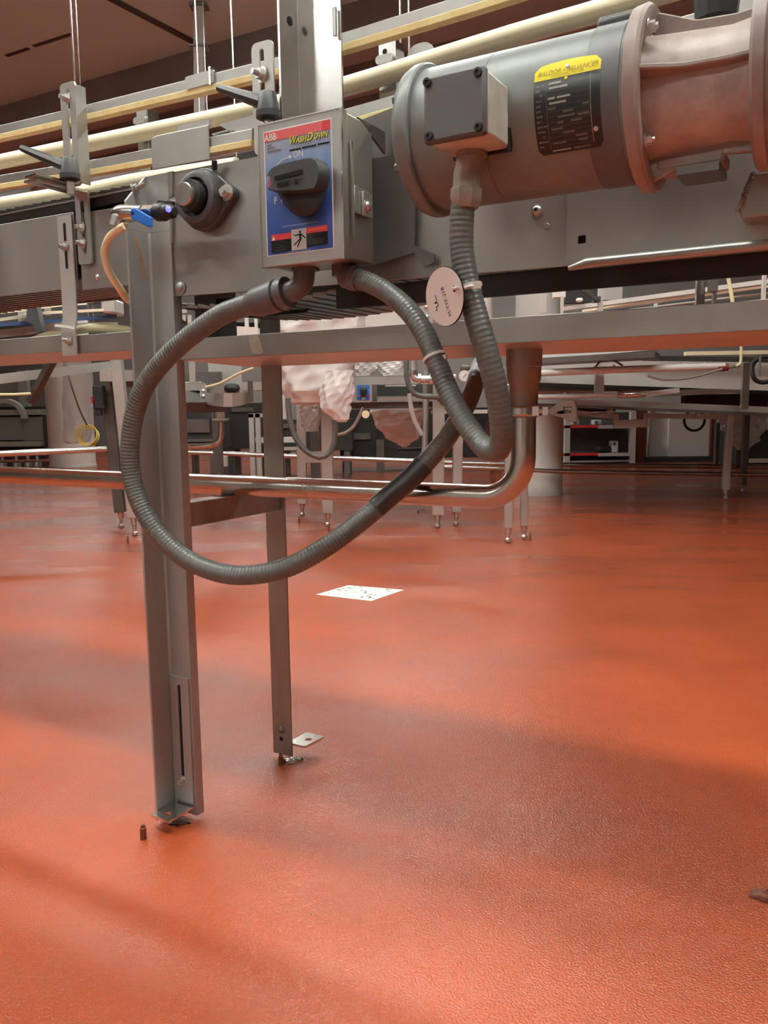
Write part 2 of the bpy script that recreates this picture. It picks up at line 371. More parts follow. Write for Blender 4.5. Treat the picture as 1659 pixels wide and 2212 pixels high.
# belt: carry run and sagging return run, link by link
def link(u, z, zt, m, tilt=0.0):
    c = math.cos(tilt); s = math.sin(tilt); w = .0120 if m == 'link' else .0118
    lo_ = .0016 if m == 'link' else 0.0
    b = MB(); b.prism([(u-w*c, z-w*s+lo_), (u+w*c, z+w*s), (u+w*c, z+w*s+zt*.75), (u-w*c*.6, z-w*s+zt+lo_), (u-w*c, z-w*s+zt+lo_)], .012, .255); return part(b, 'belt_link', m, smooth=0)
for i in range(34): link(-.83+.025*i, 1.079, .0085, 'linkdark')
u = -.80
while u < -.04: link(u, .938+.012*math.sin((u+.8)*4.2), .006, 'link'); u += .025
u = .03
while u < .66: link(u, .872+.35*(u-.2)**2 if u < .42 else .889, .006, 'link', .7*(u-.2) if u < .42 else 0); u += .025
b = MB()
for u in (.10, .30, .50): b.box((u, .008, .94), (u+.03, .26, .97))
part(b, 'cross_member', 'bdark')
# drip pans
def pan(pts, z0, z1, name='drip_pan'):
    b = MB(); n = len(pts); b.prism(pts, z0-.0015, z0+.0015, 'uv')
    p = part(b, name, 'steel', smooth=0)
    b = MB(); (a0, c0), (a1, c1) = pts[0], pts[1]; b.box((a0, c0-.001, z0-.0015), (a1, c0+.002, z1)); part(b, 'pan_rim', 'plate', p, bevel=.0008)
    b = MB(); (a0, c0), (a1, c1) = pts[3], pts[2]; b.box((a0, c0-.002, z0-.0015), (a1, c0+.001, z1)); part(b, 'pan_rim', 'steel', p)
    return p
pan([(.06, -.003), (1.45, -.003), (1.45, .285), (-.02, .285)], .7965, .828)
pan([(-.188, -.002), (.05, -.002), (.0, .22), (-.188, .22)], .8165, .847)
pan([(-1.5, -.004), (-.191, -.004), (-.191, .24), (-1.5, .24)], .8215, .850)
b = MB(); b.prism([(.213, .80), (.226, .797), (.236, .80), (.232, .812), (.226, .827), (.208, .826)], -.0048, -.0042); part(b, 'tape_residue', 'residue')
# legs
def leg_bolt(*a, **k): return bolt(CONV, *a, **k)
b = MB(); b.prism([(.004, -.05), (.008, -.05), (.008, -.006), (.012, -.004), (.056, -.004), (.058, .012), (.055, .012), (.0525, 0.0), (.006, 0.0), (.004, -.002)], .008, 1.0, 'uv')
leg = part(b, 'leg', 'leg', smooth=25)
b = MB(); b.prism([(-.05, 1.0), (-.05, 1.043), (-.006, 1.088), (-.001, 1.088), (-.001, 1.0)], .004, .008, 'vz'); part(b, 'leg_top_flange', 'leg', leg, smooth=0, bevel=.0006)
b = MB(); b.prism([(.006, 1.0), (.056, 1.0), (.056, 1.089), (.006, 1.089)], -.004, -.0005); part(b, 'leg_top_plate', 'leg', leg, smooth=0, bevel=.0006)
b = MB(); b.prism([(.0555, .98), (.0585, .98), (.066, 1.089), (.0555, 1.089)], -.0045, .010); part(b, 'leg_top_edge', 'bright', leg, smooth=0)
b = MB(); b.prism([(-.036, .988), (-.030, .99), (-.022, .968), (-.017, .945), (-.011, .926), (-.019, .929), (-.024, .931), (-.025, .943), (-.031, .946), (-.027, .962)], .0081, .0084, 'vz'); part(b, 'rust_stain', 'brown', leg, smooth=0)
bolt(leg, (.008, -.028, 1.066), (1, -.15, .1), .0065, .006, .022)
bolt(leg, (.034, -.004, .822), (0, -1, 0), .006, .005, .0)
dome_bolt(leg, (.069, -.001, .910), (0, -1, 0), .0085, m='leg')
# slotted foot bracket of the front leg
b = MB(); b.prism([(.0105, .03), (.0525, .03), (.0525, .256), (.0105, .258)], -.0075, -.004, holes=[slot(.0305, .075, .243, .007)]); fb = part(b, 'foot_bracket', 'leg', leg, smooth=0)
b = MB(); b.prism(slot(.0305, .0755, .2425, .0066), -.0046, -.0041); part(b, 'slot', 'ink', leg, smooth=0)  # ink strip paints the shade inside the slot
b = MB(); b.prism([(.013, -.005), (.0525, -.005), (.0525, -.068), (.010, -.066)], .022, .026, 'uv', holes=[circle(.031, -.048, .006)]); part(b, 'foot_tab', 'bright', leg, smooth=0)
bolt(leg, (.0305, -.0075, .068), (0, -1, 0), .0068, .005, .006)
# rear leg
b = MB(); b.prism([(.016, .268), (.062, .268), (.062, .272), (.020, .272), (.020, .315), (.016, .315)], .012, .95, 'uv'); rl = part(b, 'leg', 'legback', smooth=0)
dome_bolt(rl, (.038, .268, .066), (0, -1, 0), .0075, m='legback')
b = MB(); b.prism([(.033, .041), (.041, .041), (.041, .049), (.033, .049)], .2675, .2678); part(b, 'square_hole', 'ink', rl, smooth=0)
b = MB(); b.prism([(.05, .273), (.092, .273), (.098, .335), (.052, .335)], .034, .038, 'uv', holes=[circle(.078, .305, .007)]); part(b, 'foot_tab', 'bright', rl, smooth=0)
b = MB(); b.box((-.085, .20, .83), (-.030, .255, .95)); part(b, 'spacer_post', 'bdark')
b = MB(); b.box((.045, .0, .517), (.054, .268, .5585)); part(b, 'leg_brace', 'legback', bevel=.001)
b = MB(); b.box((.020, .0, .555), (.046, .268, .5585)); part(b, 'leg_brace_flange', 'steel')
# anchor studs left in the floor
for (px, py, h, lab) in ((310, 1812, .026, 'short rusty anchor stud standing in the wet floor beside the front leg'), (607, 1652, .024, 'short rusty anchor stud in the floor under the rear leg')):
    p = on_z(px, py); b = MB(idt); b.lathe(p, (0, 0, 1), [(0, .0055), (h*.75, .0052), (h*.8, .004), (h, .0035)], 10); tag(b.build('anchor_stud', 'rust'), lab, 'stud', 'floor anchor studs')
# strap bracket joining left plate and pan
def S(px, py, v): p = on_v(px, py, v); return p
b = MB(); zz = [1.052, .985, .93, .88, .862, .850, .812]; vv = [-.003, -.003, -.003, -.004, -.008, -.009, -.009]; st = [(-.191, v, z) for v, z in zip(vv, zz)]
b.strip(st, .036, .003, (1, 0, 0)); stp = part(b, 'strap_bracket', 'brightdull', smooth=20)
b = MB(); b.prism(slot(-.191, .962, 1.040, .006), -.0050, -.0044); part(b, 'slot', 'ink', stp, smooth=0)
bolt(stp, (-.191, -.0045, 1.0), (-.3, -1, 0), .0065, .006, .006); bolt(stp, (-.188, -.0105, .838), (-.35, -1, .1), .006, .006, .010)
# slotted guide bracket on the left plate with bolts
GBL = MB(); GBL.prism(rrect(-.158, .965, -.126, 1.088, .006), -.007, -.003, holes=[slot(-.141, .982, 1.07, .009)]); gb = part(GBL, 'guide_bracket', 'steel', smooth=0)
for z in (1.026, 1.000): bolt(gb, (-.144, -.007, z), (-.3, -1, .05), .0068, .006, .008)
dome_bolt(CONV, (-.124, .002, .943), (0, -1, 0), .005)
b = MB(); b.prism([(-.158, -.006), (-.126, -.006), (-.128, -.105), (-.160, -.105)], 1.081, 1.085, 'uv', holes=[slot(-.143, -.085, -.04, .008)]); part(b, 'bracket_arm', 'bright', gb, smooth=0)
b = MB(); b.prism([(-.146, -.034), (-.112, -.034), (-.118, -.115), (-.150, -.110)], 1.0855, 1.0885, 'uv'); ub = part(b, 'guide_foot', 'bright', smooth=0)
b = MB(); b.prism(rrect(-.147, 1.086, -.111, 1.250, .007), -.034, -.030, holes=[slot(-.129, 1.10, 1.24, .008)]); part(b, 'guide_upright', 'steel', ub, smooth=0)
b = MB(); b.prism([(-.030, 1.09), (-.012, 1.09), (-.012, 1.245), (-.030, 1.245)], -.1135, -.111, 'vz'); part(b, 'guide_upright_flange', 'steel', ub, smooth=0)
for z in (1.225, 1.123): bolt(ub, (-.130, -.034, z), (-.2, -1, .1), .0065, .006, .008)
def clamp_lever(root, base, tip, r=.016):
    b = MB(); x, y, z = base
    b.lathe(base, (0, 0, 1), [(0, r*.55), (.004, r*.55), (.004, r), (.012, r*1.02), (.013, r*.9), (.034, r*.72), (.037, r*.6)], 20); kn = part(b, 'clamp_knob', 'lever', root)
    b = MB(); b.tube([(x, y, z+.022), ((x*2+tip[0])/3, (y*2+tip[1])/3, (z+.022)*.67+tip[2]*.33), tip], [.0085, .0085, .0055], 8); part(b, 'clamp_handle', 'lever', kn)
    b = MB(); b.cyl((x, y, z-.02), (x, y, z+.004), r*.4, seg=10); part(b, 'clamp_stud', 'bolt', kn)
kb = on_v(152, 393, -.06); kt = on_v(47, 320, -.06); clamp_lever(ub, kb, kt)
# guide rails (near: steel channel with a plastic lip, far: plastic faces)
def rail(path, v, h, t, name, m, parent=None):
    b = MB(); pts = spline([(u, v, z) for u, z in path], .04); b.strip(pts, t, h, (0, 1, 0)); return part(b, name, m, parent, smooth=20, bevel=.0008)
def near_rail(path, splice=None):
    r = rail(path, -.003, .0155, .010, 'guide_rail', 'steel')
    rail([(u, z-.0125) for u, z in path], -.0035, .0095, .014, 'guide_rail_lip', 'creamlip', r)
    return r
up1 = near_rail([(-1.5, 1.255), (-.8, 1.232), (-.352, 1.2185), (-.13, 1.213), (.242, 1.2065), (.33, 1.206)])
near_rail([(.372, 1.214), (.387, 1.2145), (.63, 1.222), (1.0, 1.240), (1.5, 1.266)])
near_rail([(-1.5, 1.168), (-.8, 1.150), (-.361, 1.134), (-.129, 1.125), (.03, 1.121), (.23, 1.117)])
near_rail([(.385, 1.115), (.479, 1.120), (.9, 1.137), (1.5, 1.166)])
sp = on_v(430, 178, -.012); b = MB(); b.prism(rrect(sp[0]-.028, 1.2005, sp[0]+.028, 1.2195, .002), -.0115, -.008); spl = part(b, 'splice_plate', 'steel', up1, smooth=0)
b = MB(); b.box((sp[0]+.020, -.013, 1.198), (sp[0]+.024, .004, 1.224)); part(b, 'splice_clip', 'bright', spl)
def far_rail(path):
    b = MB(); pts = spline([(u, .11, z) for u, z in path], .05); vs = []; fs = []; prof = [(.012, -.0125), (0, -.0125), (-.005, -.008), (-.007, 0), (-.005, .008), (0, .0125), (.012, .0125)]
    for p in pts:
        for dv, dz in prof: vs.append((p.x, p.y+dv, p.z+dz))
    k = len(prof)
    for i in range(len(pts)-1):
        for j in range(k): fs.append((i*k+j, i*k+(j+1) % k, (i+1)*k+(j+1) % k, (i+1)*k+j))
    fs += [tuple(range(k)), tuple((len(pts)-1)*k+j for j in range(k))]
    b.add(vs, fs); r = part(b, 'guide_rail', 'cream', smooth=50)
    b = MB(); b.strip([(p.x, p.y+.016, p.z) for p in pts], .008, .02, (0, 1, 0)); part(b, 'guide_rail_backing', 'steel', r); return r
far_rail([(-1.5, 1.241), (-.505, 1.2175), (-.26, 1.2115), (.135, 1.2025), (.31, 1.2045), (.586, 1.219), (.8, 1.227), (1.5, 1.26)])
far_rail([(-1.5, 1.16), (-.515, 1.1355), (-.256, 1.1275), (-.147, 1.1280), (.10, 1.120)])
# far brackets standing behind the far guide rails
for (px, v, z0, z1, shape) in ((308, .135, 1.06, 1.255, 0), (838, .135, 1.06, 1.262, 1)):
    u0 = on_v(px, 260, v)[0]
    b = MB(); b.box((u0-.015, v, z0), (u0+.012, v+.003, z1)); fbk = part(b, 'guide_upright', 'steel' if shape == 0 else 'bright', bevel=.001)
    b = MB(); b.box((u0+.012, v-.002, z0), (u0+.016, v+.025, z1)); part(b, 'guide_upright_flange', 'bright', fbk)
    for z in (1.236, 1.142):
        b = MB(); b.prism(rrect(u0-.016, z-.006, u0+.014, z+.006, .005), v-.008, v-.001); part(b, 'rail_clip', 'steel', fbk)
    b = MB(); b.prism(circle(u0-.004, z1-.013, .004), v-.0006, v-.0001); part(b, 'bolt_hole', 'ink', fbk, smooth=0)
    if shape:
        b = MB(); b.prism(rrect(u0+.018, 1.17, u0+.064, 1.262, .018), v+.03, v+.034); part(b, 'guide_plate', 'steel', fbk)
        bolt(fbk, (u0+.03, v-.002, 1.172), (0, -1, 0), .008, .006, .006)
    b = MB(); b.box((u0-.012, v, z0-.01), (u0+.012, .262, z0)); part(b, 'bracket_arm', 'steel', fbk)
# end plate on the guide above the bearing, open carry frame right of it
b = MB(); b.prism([(.030, 1.094), (.150, 1.092), (.150, 1.143), (.042, 1.145), (.034, 1.143), (.030, 1.137)], -.012, -.009); ep = part(b, 'guide_end_plate', 'plate', smooth=0, bevel=.0015)
b = MB(); b.prism([(.085, 1.143), (.150, 1.1425), (.150, 1.151), (.088, 1.152)], -.010, -.004); part(b, 'plate_lug', 'steel', ep, smooth=0)
b = MB(); b.prism([(.152, 1.148), (.225, 1.150), (.240, 1.138), (.185, 1.135), (.170, 1.137)], .008, .012); part(b, 'sheet_gusset', 'steel', smooth=0)
b = MB(); b.box((.153, -.008, 1.1285), (.185, .06, 1.131)); part(b, 'frame_tab', 'bright')
b = MB(); b.box((.19, .0, 1.128), (.30, .02, 1.134)); part(b, 'frame_tab', 'steel')
for u in (.235, .46, .52):
    b = MB(); b.cyl((u, .03, 1.082), (u, .03, 1.122), .012); part(b, 'roller', 'greenish')
b = MB(); b.box((.14, .07, 1.06), (.75, .08, 1.122)); part(b, 'carry_side', 'deep')
b = MB(); b.box((.40, -.004, 1.118), (.56, .03, 1.122)); part(b, 'frame_tab', 'bdark')
# tall angle post carrying the guides, with its slotted bracket and clamp
b = MB(); b.prism([(.331, -.075), (.335, -.075), (.335, -.034), (.405, -.034), (.405, -.030), (.331, -.030)], 1.06, 1.42, 'uv'); po = part(b, 'guide_post', 'bright', smooth=0, bevel=.0006)
h = on_v(635, 45, -.05); b = MB(); b.prism(circle(-.052, h[2], .006), .3352, .3356, 'vz'); part(b, 'bolt_hole', 'ink', po, smooth=0)
b = MB(); b.prism(rrect(.290, 1.06, .326, 1.204, .008), -.080, -.077, holes=[slot(.307, 1.10, 1.195, .008)]); sb = part(b, 'guide_upright', 'steel', po, smooth=0)
bolt(po, (.307, -.080, 1.162), (-.3, -1, .1), .0075, .006, .010)
clamp_lever(po, on_v(580, 262, -.09), on_v(473, 190, -.075), .0165)
b = MB(); b.cyl((.3995, -.040, 1.205), (.3995, -.040, 1.24), .003, seg=8); part(b, 'rail_pin', 'bolt', po)
# bolts and marks on the right plate
bs = on_v(1160, 454, 0); dome_bolt(CONV, (bs[0], 0, bs[2]), (0, -1, 0), .0058)
b = MB(); b.prism(circle(bs[0], bs[2], .0026, 6), -.0056, -.0050); part(b, 'socket', 'ink', smooth=0)
bs = on_v(1181, 488, 0); b = MB(); b.lathe((bs[0], 0, bs[2]), (0, -1, 0), [(0, .0035), (.0006, .003), (.0007, 0)], 9); part(b, 'weld_dot', 'steel')
# box mounting plate behind the switch
b = MB(); b.prism([(.40, .905), (.50, .92), (.515, .90), (.53, .905), (.53, .915), (.50, .93), (.505, 1.05), (.53, 1.075), (.47, 1.11), (.40, 1.10)], -.012, -.009); part(b, 'switch_mount_plate', 'bdark', smooth=0)
b = MB(); b.box((.36, -.06, .93), (.39, -.009, .95)); b.box((.36, -.06, 1.02), (.39, -.009, 1.04)); part(b, 'switch_mount_arm', 'steel')
# wing bracket at the right edge of the picture with its weld bead
q0 = on_v(1612, 385, -.09)
b = MB(); b.prism([(.9215, .953), (.9085, .918), (.9115, .909), (1.3, .905), (1.3, .951)], -.050, -.0068); part(b, 'gearbox_foot', 'plate', smooth=0, bevel=.002)
b = MB(); wp = [(.9215, -.0505, .953), (.917, -.0505, .9415), (.9125, -.0505, .929), (.9085, -.0505, .917)]
for i in range(26):
    t = i/25*3; k = min(int(t), 2); f = t-k; p = Vector(wp[k]).lerp(Vector(wp[k+1]), f); b.lathe(p+Vector((random.uniform(-.001, .001), 0, 0)), (0, 0, 1), [(-.0025, 0), (-.0015, .0025), (.0015, .0025), (.0025, 0)], 6)
part(b, 'weld_bead', 'bright')

# ------------------------------------------------------------------ flange bearing
BE = thing('flange_bearing', 'dark cast flange bearing with polished shaft end on the conveyor side plate', 'bearing', cv((.133, 0, .99)))
c = (.133, 1.036)
b = MB(); w = .058
b.prism(arc(c[0]+.050, c[1]+.002, .013, -70, 70, 6)+arc(c[0], c[1], .046, 60, 120, 6)+arc(c[0]-.050, c[1], .013, 110, 250, 6)+arc(c[0], c[1], .046, 240, 300, 6), -.014, -.0005); b.build('flange', 'cast', BE, bevel=.002)
b = MB(); b.lathe((c[0], -.014, c[1]), (0, -1, 0), [(0, .043), (.010, .041), (.016, .038), (.018, .034), (.018, .029), (.008, .028), (.008, .0)], 32); b.build('housing', 'cast', BE)
b = MB(); b.lathe((c[0], -.02, c[1]), (0, -1, 0), [(0, .0235), (.022, .0235), (.024, .0225), (.024, .0)], 28); b.build('inner_ring', 'black', BE)
b = MB(); b.lathe((c[0], -.02, c[1]), (0, -1, 0), [(0, .0172), (.034, .0172), (.0352, .016), (.0352, .0)], 28); b.build('shaft', 'bright', BE)
bolt(BE, (c[0]+.050, -.014, c[1]+.003), (0, -1, 0), .0085, .007, .006); bolt(BE, (c[0]-.050, -.014, c[1]), (-.2, -1, 0), .0085, .007, .010)
b = MB(); b.cyl((c[0]+.026, -.012, c[1]+.040), (c[0]+.030, -.016, c[1]+.052), .0042, seg=8); b.build('grease_nipple', 'black', BE)
# ------------------------------------------------------------------ ball valve with blue handle, fitting and hose
VA = thing('ball_valve', 'small steel ball valve with a blue lever handle fixed across the front leg', 'valve', cv((.06, -.08, .985)))
A0, A1 = Vector(on_v(249, 462, -.08)), Vector(on_v(408, 455, -.08)); ax = (A1-A0).normalized()
b = MB(); b.lathe(A0, ax, [(0, .0095), (.003, .0105), (.008, .0125), (.014, .0135), (.03, .0135), (.052, .0115), (.060, .0112)], 20); b.build('body', 'bright', VA)
b = MB(); b.cyl(A0+ax*.012+Vector((0, -.004, -.006)), A0+ax*.007+Vector((0, -.008, -.021)), .0115, .0095, 16); b.build('outlet', 'steel', VA)
b = MB(); b.tube([A0+ax*.061, A0+ax*.084], .0105, 6); b.build('hex_nut', 'bright', VA, smooth=20)
b = MB(); b.lathe(A0+ax*.084, ax, [(0, .0085), (.006, .0085), (.006, .0135), (.020, .0135), (.022, .0115), (.036, .010), (.040, .006)], 18)
b.bar(A0+ax*.092+Vector((0, 0, .013)), A0+ax*.122+Vector((0, 0, .010)), .006, .006); b.build('push_fitting', 'black', VA)
b = MB(); b.lathe(A0+ax*.122+Vector((0, -.010, .001)), (0, -1, 0), [(0, .0045), (.003, .004), (.005, .002), (.0055, 0)], 12); b.build('indicator', 'led', VA)
h0 = on_v(289, 463, -.098); h1 = on_v(328, 478, -.098)
b = MB(); b.prism([(h0[0]-.006, h0[2]+.002), (h0[0]-.002, h0[2]+.0085), (h0[0]+.006, h0[2]+.008), (h1[0]+.001, h1[2]+.005), (h1[0], h1[2]-.008), (h1[0]-.006, h1[2]-.0075), (h0[0]-.003, h0[2]-.006)], -.101, -.096); ha = b.build('handle', 'bluehandle', VA, bevel=.0012)
b = MB(); b.cyl((h0[0]+.001, -.1015, h0[2]+.001), (h0[0]+.001, -.085, h0[2]+.001), .0028, seg=10); b.build('handle_screw', 'ink', ha)
pts = [on_v(270, 488, -.088), on_v(258, 495, -.088), on_v(237, 513, -.085), on_v(226, 545, -.08), on_v(235, 585, -.07), on_v(258, 622, -.05), on_v(284, 652, -.02), (.02, .02, .87), (.0, .08, .86)]
b = MB(); b.tube(spline(pts, .006), .0062, 12); tag(b.build('air_hose', 'hose'), 'yellow plastic hose curving down from the ball valve behind the front leg', 'hose')
pts = [on_v(60, 742, .05), on_v(100, 727, .04), on_v(140, 722, .03), on_v(165, 713, .02), on_v(210, 708, .02), on_v(285, 716, .04), on_v(330, 730, .08)]
b = MB(); b.tube(spline(pts, .006), .0085, 12); tag(b.build('air_hose', 'hosepale'), 'pale yellow hose lying along the drip pan behind the strap bracket', 'hose')
b = MB(); b.strip([(-.222, -.012, .866), (-.205, -.0135, .864), (-.19, -.0135, .862), (-.172, -.012, .858)], .0045, .0012, (0, .2, 1)); tag(b.build('cable_tie', 'white'), 'white cable tie wrapped around the strap bracket above the drip pan', 'cable tie', 'white cable ties')

# ------------------------------------------------------------------ safety switch
SW = thing('disconnect_switch', 'stainless disconnect switch box with blue label and black rotary handle', 'switch box', cv((.40, -.09, .90)))
x0, x1, z0, z1, vf = .3355, .464, .8995, 1.0785, -.130
b = MB(); b.box((x0+.003, vf+.012, z0+.002), (x1-.001, -.055, z1-.002)); b.build('box_body', 'plate', SW, bevel=.002)
b = MB(); b.box((x0, vf, z0), (x1, vf+.013, z1)); dr = b.build('box_door', 'plate', SW, bevel=.0012)
for (a, c) in (((x0-.0006, z0), (x0+.0012, z1)), ((x1-.0012, z0), (x1+.0006, z1)), ((x0, z1-.0012), (x1, z1+.0006))):
    b = MB(); b.box((a[0], vf-.0009, a[1]), (c[0], vf+.002, c[1])); b.build('door_edge', 'bright', dr)
b = MB(); b.box((x1+.0002, -.113, z0+.03), (x1+.003, -.108, z1-.035)); b.build('door_seam', 'bright', dr)
# latch on the right side
lz = on_v(780, 403, -.09)
b = MB(); b.box((x1, -.108, .958), (x1+.004, -.070, .992)); la = b.build('latch', 'bright', SW, bevel=.001)
b = MB(); b.box((x1+.004, -.094, .957), (x1+.0075, -.070, .987)); b.build('latch_hasp', 'steel', la, bevel=.001)
dome_bolt(la, (x1+.0075, -.084, .970), (1, 0, 0), .0065, name='latch_screw')
# gusset above the latch
b = MB(); b.prism([(-.09, 1.078), (-.02, 1.078), (-.02, 1.05)], x1-.004, x1-.001, 'vz'); b.build('mount_gusset', 'bdark', SW, smooth=0)
# sticker
T0 = on_v(567.9, 288.6, vf); T1 = on_v(714.7, 251.9, vf); T2 = on_v(724.3, 534.2, vf); T3 = on_v(579.2, 558.3, vf)
sx0, sx1 = (T0[0]+T3[0])/2, (T1[0]+T2[0])/2; sz1, sz0 = (T0[2]+T1[2])/2, (T2[2]+T3[2])/2
b = MB(); b.box((sx0, vf-.0004, sz0), (sx1, vf, sz1)); lb = b.build('label_border', 'white', dr, smooth=0)
e = .0018
b = MB(); b.box((sx0+e, vf-.0008, sz0+e), (sx1-e, vf-.0004, sz1-e)); lp = b.build('label_print', 'labelblue', dr, smooth=0)
SWd, SHt = sx1-sx0-2*e, sz1-sz0-2*e
def LP(a, t, d=.0011): return (sx0+e+a*SWd, vf-d, sz1-e-t*SHt)      # label coordinates: a to the right, t down, both 0..1
def lrect(a0, t0, a1, t1, m, name, d=.0011):
    b = MB(); b.add([LP(a0, t0, d), LP(a1, t0, d), LP(a1, t1, d), LP(a0, t1, d)], [(0, 1, 2, 3)]); return b.build(name, m, lp, smooth=0)
def ltext(txt, a, t, size, m, name, shear=0, d=.0014, sx=1.0, align='LEFT'):
    b = MB(); o = LP(a, t, d); write(b, txt, size, lambda x, y: (o[0]+x, o[1], o[2]+y), shear, align, sx); return b.build(name, m, lp, smooth=0)
lrect(0, 0, .88, .075, 'redpale', 'label_band'); lrect(.88, 0, 1, .075, 'red', 'label_band'); lrect(0, 0, .025, .075, 'red', 'label_band', .0012)
def ptext(txt, px, py, size, m, name, shear=0, d=.0014, sx=1.0, bold=.0):      # baseline start given by its place on the door
    o = on_v(px, py, vf); b = MB(); write(b, txt, size, lambda x, y: (o[0]+x, vf-d, o[2]+y), shear, 'LEFT', sx, bold); return b.build(name, m, lp, smooth=0)
ptext('ABB', 572.5, 307, .0118, 'white', 'maker_name', sx=.92, bold=.0003)
for dx, mm, dd in ((.9, 'ink', .0013), (0, 'textyellow', .0016)):
    ptext('W', 625+dx, 313+dx, .0132, mm, 'product_word', .35, dd, .78, .00025); ptext('ASH', 640.5+dx, 310+dx, .0098, mm, 'product_word', .35, dd, .88, .0002)
    ptext('D', 664+dx, 305+dx, .0135, mm, 'product_word', .35, dd, .85, .00025); ptext('OWN', 678.5+dx, 301.5+dx, .0098, mm, 'product_word', .35, dd, .80, .0002)
lrect(.385, .172, .56, .186, 'ink', 'small_print'); lrect(.575, .170, .79, .184, 'ink', 'small_print'); lrect(.81, .168, .985, .182, 'ink', 'small_print')
for t, a1, mm in ((.098, .11, 'ink'), (.123, .16, 'ink'), (.149, .25, 'ink')): lrect(.04, t, a1, t+.012, 'inkgrey', 'small_print')
ptext('ON', 634, 342, .0118, 'white', 'on_marking', sx=.88)
ptext('F', 593.5, 440.6, .0112, 'white', 'off_marking', sx=.9, bold=.0002); ptext('F', 608, 437, .0112, 'white', 'off_marking', sx=.9, bold=.0002)
def LX(px, py, d=.0014): o = on_v(px, py, vf); return (o[0], vf-d, o[2])
b = MB(); b.strip(spline([LX(590, 372), (LX(600, 357)), LX(612, 346), LX(624, 340.5)], .002), .0004, .0009, (0, 1, 0)); b.build('on_arrow', 'white', lp)
b = MB(); b.add([LX(624, 336.5), LX(631.5, 337.5), LX(627, 344.5)], [(0, 1, 2)]); b.build('on_arrow_head', 'white', lp, smooth=0)
lrect(.24, .775, .80, .785, 'inkblue', 'small_print')
lrect(.06, .835, .38, .885, 'red', 'danger_band'); lrect(.06, .885, .38, .985, 'ink', 'danger_panel'); lrect(.38, .815, .61, .985, 'panelgrey', 'pictogram_panel', .0012)
lrect(.61, .815, .93, .862, 'red', 'danger_band'); lrect(.61, .862, .93, .97, 'ink', 'danger_panel')
b = MB(); b.add([LP(.075, .882, .0014), LP(.13, .882, .0014), LP(.10, .845, .0014)], [(0, 1, 2)]); b.build('warning_triangle', 'white', lp, smooth=0)
ltext('DANGER', .155, .878, .0052, 'redpale', 'danger_word', sx=.95)
for t in (.90, .912, .932, .944, .962, .972): lrect(.11, t, .11+random.uniform(.14, .2), t+.005, 'inkgrey', 'small_print')
for k in range(7): lrect(.62, .872+k*.013, .62+random.uniform(.2, .29), .876+k*.013, 'inkgrey', 'small_print')
lrect(.64, .83, .88, .842, 'redpale', 'small_print', .0014); lrect(.32, .989, .68, .995, 'inkblue', 'small_print')
b = MB()     # falling figure of the shock pictogram
def limb(p, q, w): 
    b.bar(LP(*p, .0015), LP(*q, .0015), .0002, w, (1, 0, .35))
hd = LP(.515, .842, .0015); b.prism(circle(hd[0], hd[2], .0015, 10), vf-.0016, vf-.0014)
def seg2(p, q, w):
    P, Q = Vector(LP(*p, .0015)), Vector(LP(*q, .0015)); t = (Q-P).normalized(); n = Vector((-t.z, 0, t.x))*w/2; b.add([P-n, P+n, Q+n, Q-n], [(0, 1, 2, 3)])
seg2((.515, .855), (.52, .905), .0032); seg2((.515, .86), (.44, .868), .0016); seg2((.445, .868), (.40, .853), .0009); seg2((.53, .86), (.595, .896), .0016); seg2((.525, .90), (.47, .962), .0017); seg2((.515, .90), (.42, .943), .0017)
b.build('pictogram_figure', 'ink', lp, smooth=0)
# rotary handle: skirt and raised grip
def HP(px, py, v): p = on_v(px, py, v); return (p[0], p[2])
def C5(x, y): return (540+x*.2532, 200+y*.2532)
ho = [(200, 815), (250, 900), (285, 960), (335, 1015), (385, 1045), (440, 1052), (500, 1030), (550, 985), (585, 920), (610, 830), (600, 740), (520, 660), (300, 690), (215, 740)]
b = MB(); lo = [HP(*C5(x, y), vf-.004) for x, y in ho]; hi = [HP(*C5(x+6, y), vf-.024) for x, y in ho]
cx_ = sum(p[0] for p in lo)/len(lo); cz_ = sum(p[1] for p in lo)/len(lo); n = len(lo)
hi = [(cx_+(a-cx_)*.97, cz_+(c-cz_)*.97) for a, c in hi]
b.add([(a, vf-.0008, c) for a, c in lo]+[(a, vf-.016, c) for a, c in hi]+[(cx_+(a-cx_)*.85, vf-.020, cz_+(c-cz_)*.85) for a, c in hi],
      [tuple(range(n))]+[(i, (i+1) % n, n+(i+1) % n, n+i) for i in range(n)]+[(n+i, n+(i+1) % n, 2*n+(i+1) % n, 2*n+i) for i in range(n)]+[tuple(range(2*n, 3*n))])
hk = b.build('handle_skirt', 'black', SW, smooth=60)
gp = [(178, 722), (195, 690), (225, 655), (270, 632), (340, 612), (430, 590), (520, 570), (575, 566), (615, 590), (640, 640), (642, 720), (625, 790), (600, 840), (520, 855), (400, 862), (250, 862), (185, 838), (215, 820), (205, 735)]
gl = [HP(*C5(x, y), vf-.022) for x, y in gp]; n = len(gl); gx = sum(p[0] for p in gl)/n; gz = sum(p[1] for p in gl)/n
b = MB(); b.add([(a, vf-.012, c) for a, c in gl]+[(a, vf-.028, c) for a, c in gl]+[(gx+(a-gx)*.94, vf-.033, gz+(c-gz)*.92) for a, c in gl],
      [tuple(range(n))]+[(i, (i+1) % n, n+(i+1) % n, n+i) for i in range(n)]+[(n+i, n+(i+1) % n, 2*n+(i+1) % n, 2*n+i) for i in range(n)]+[tuple(range(2*n, 3*n))])
gr = b.build('handle_grip', 'lever', SW, smooth=50)
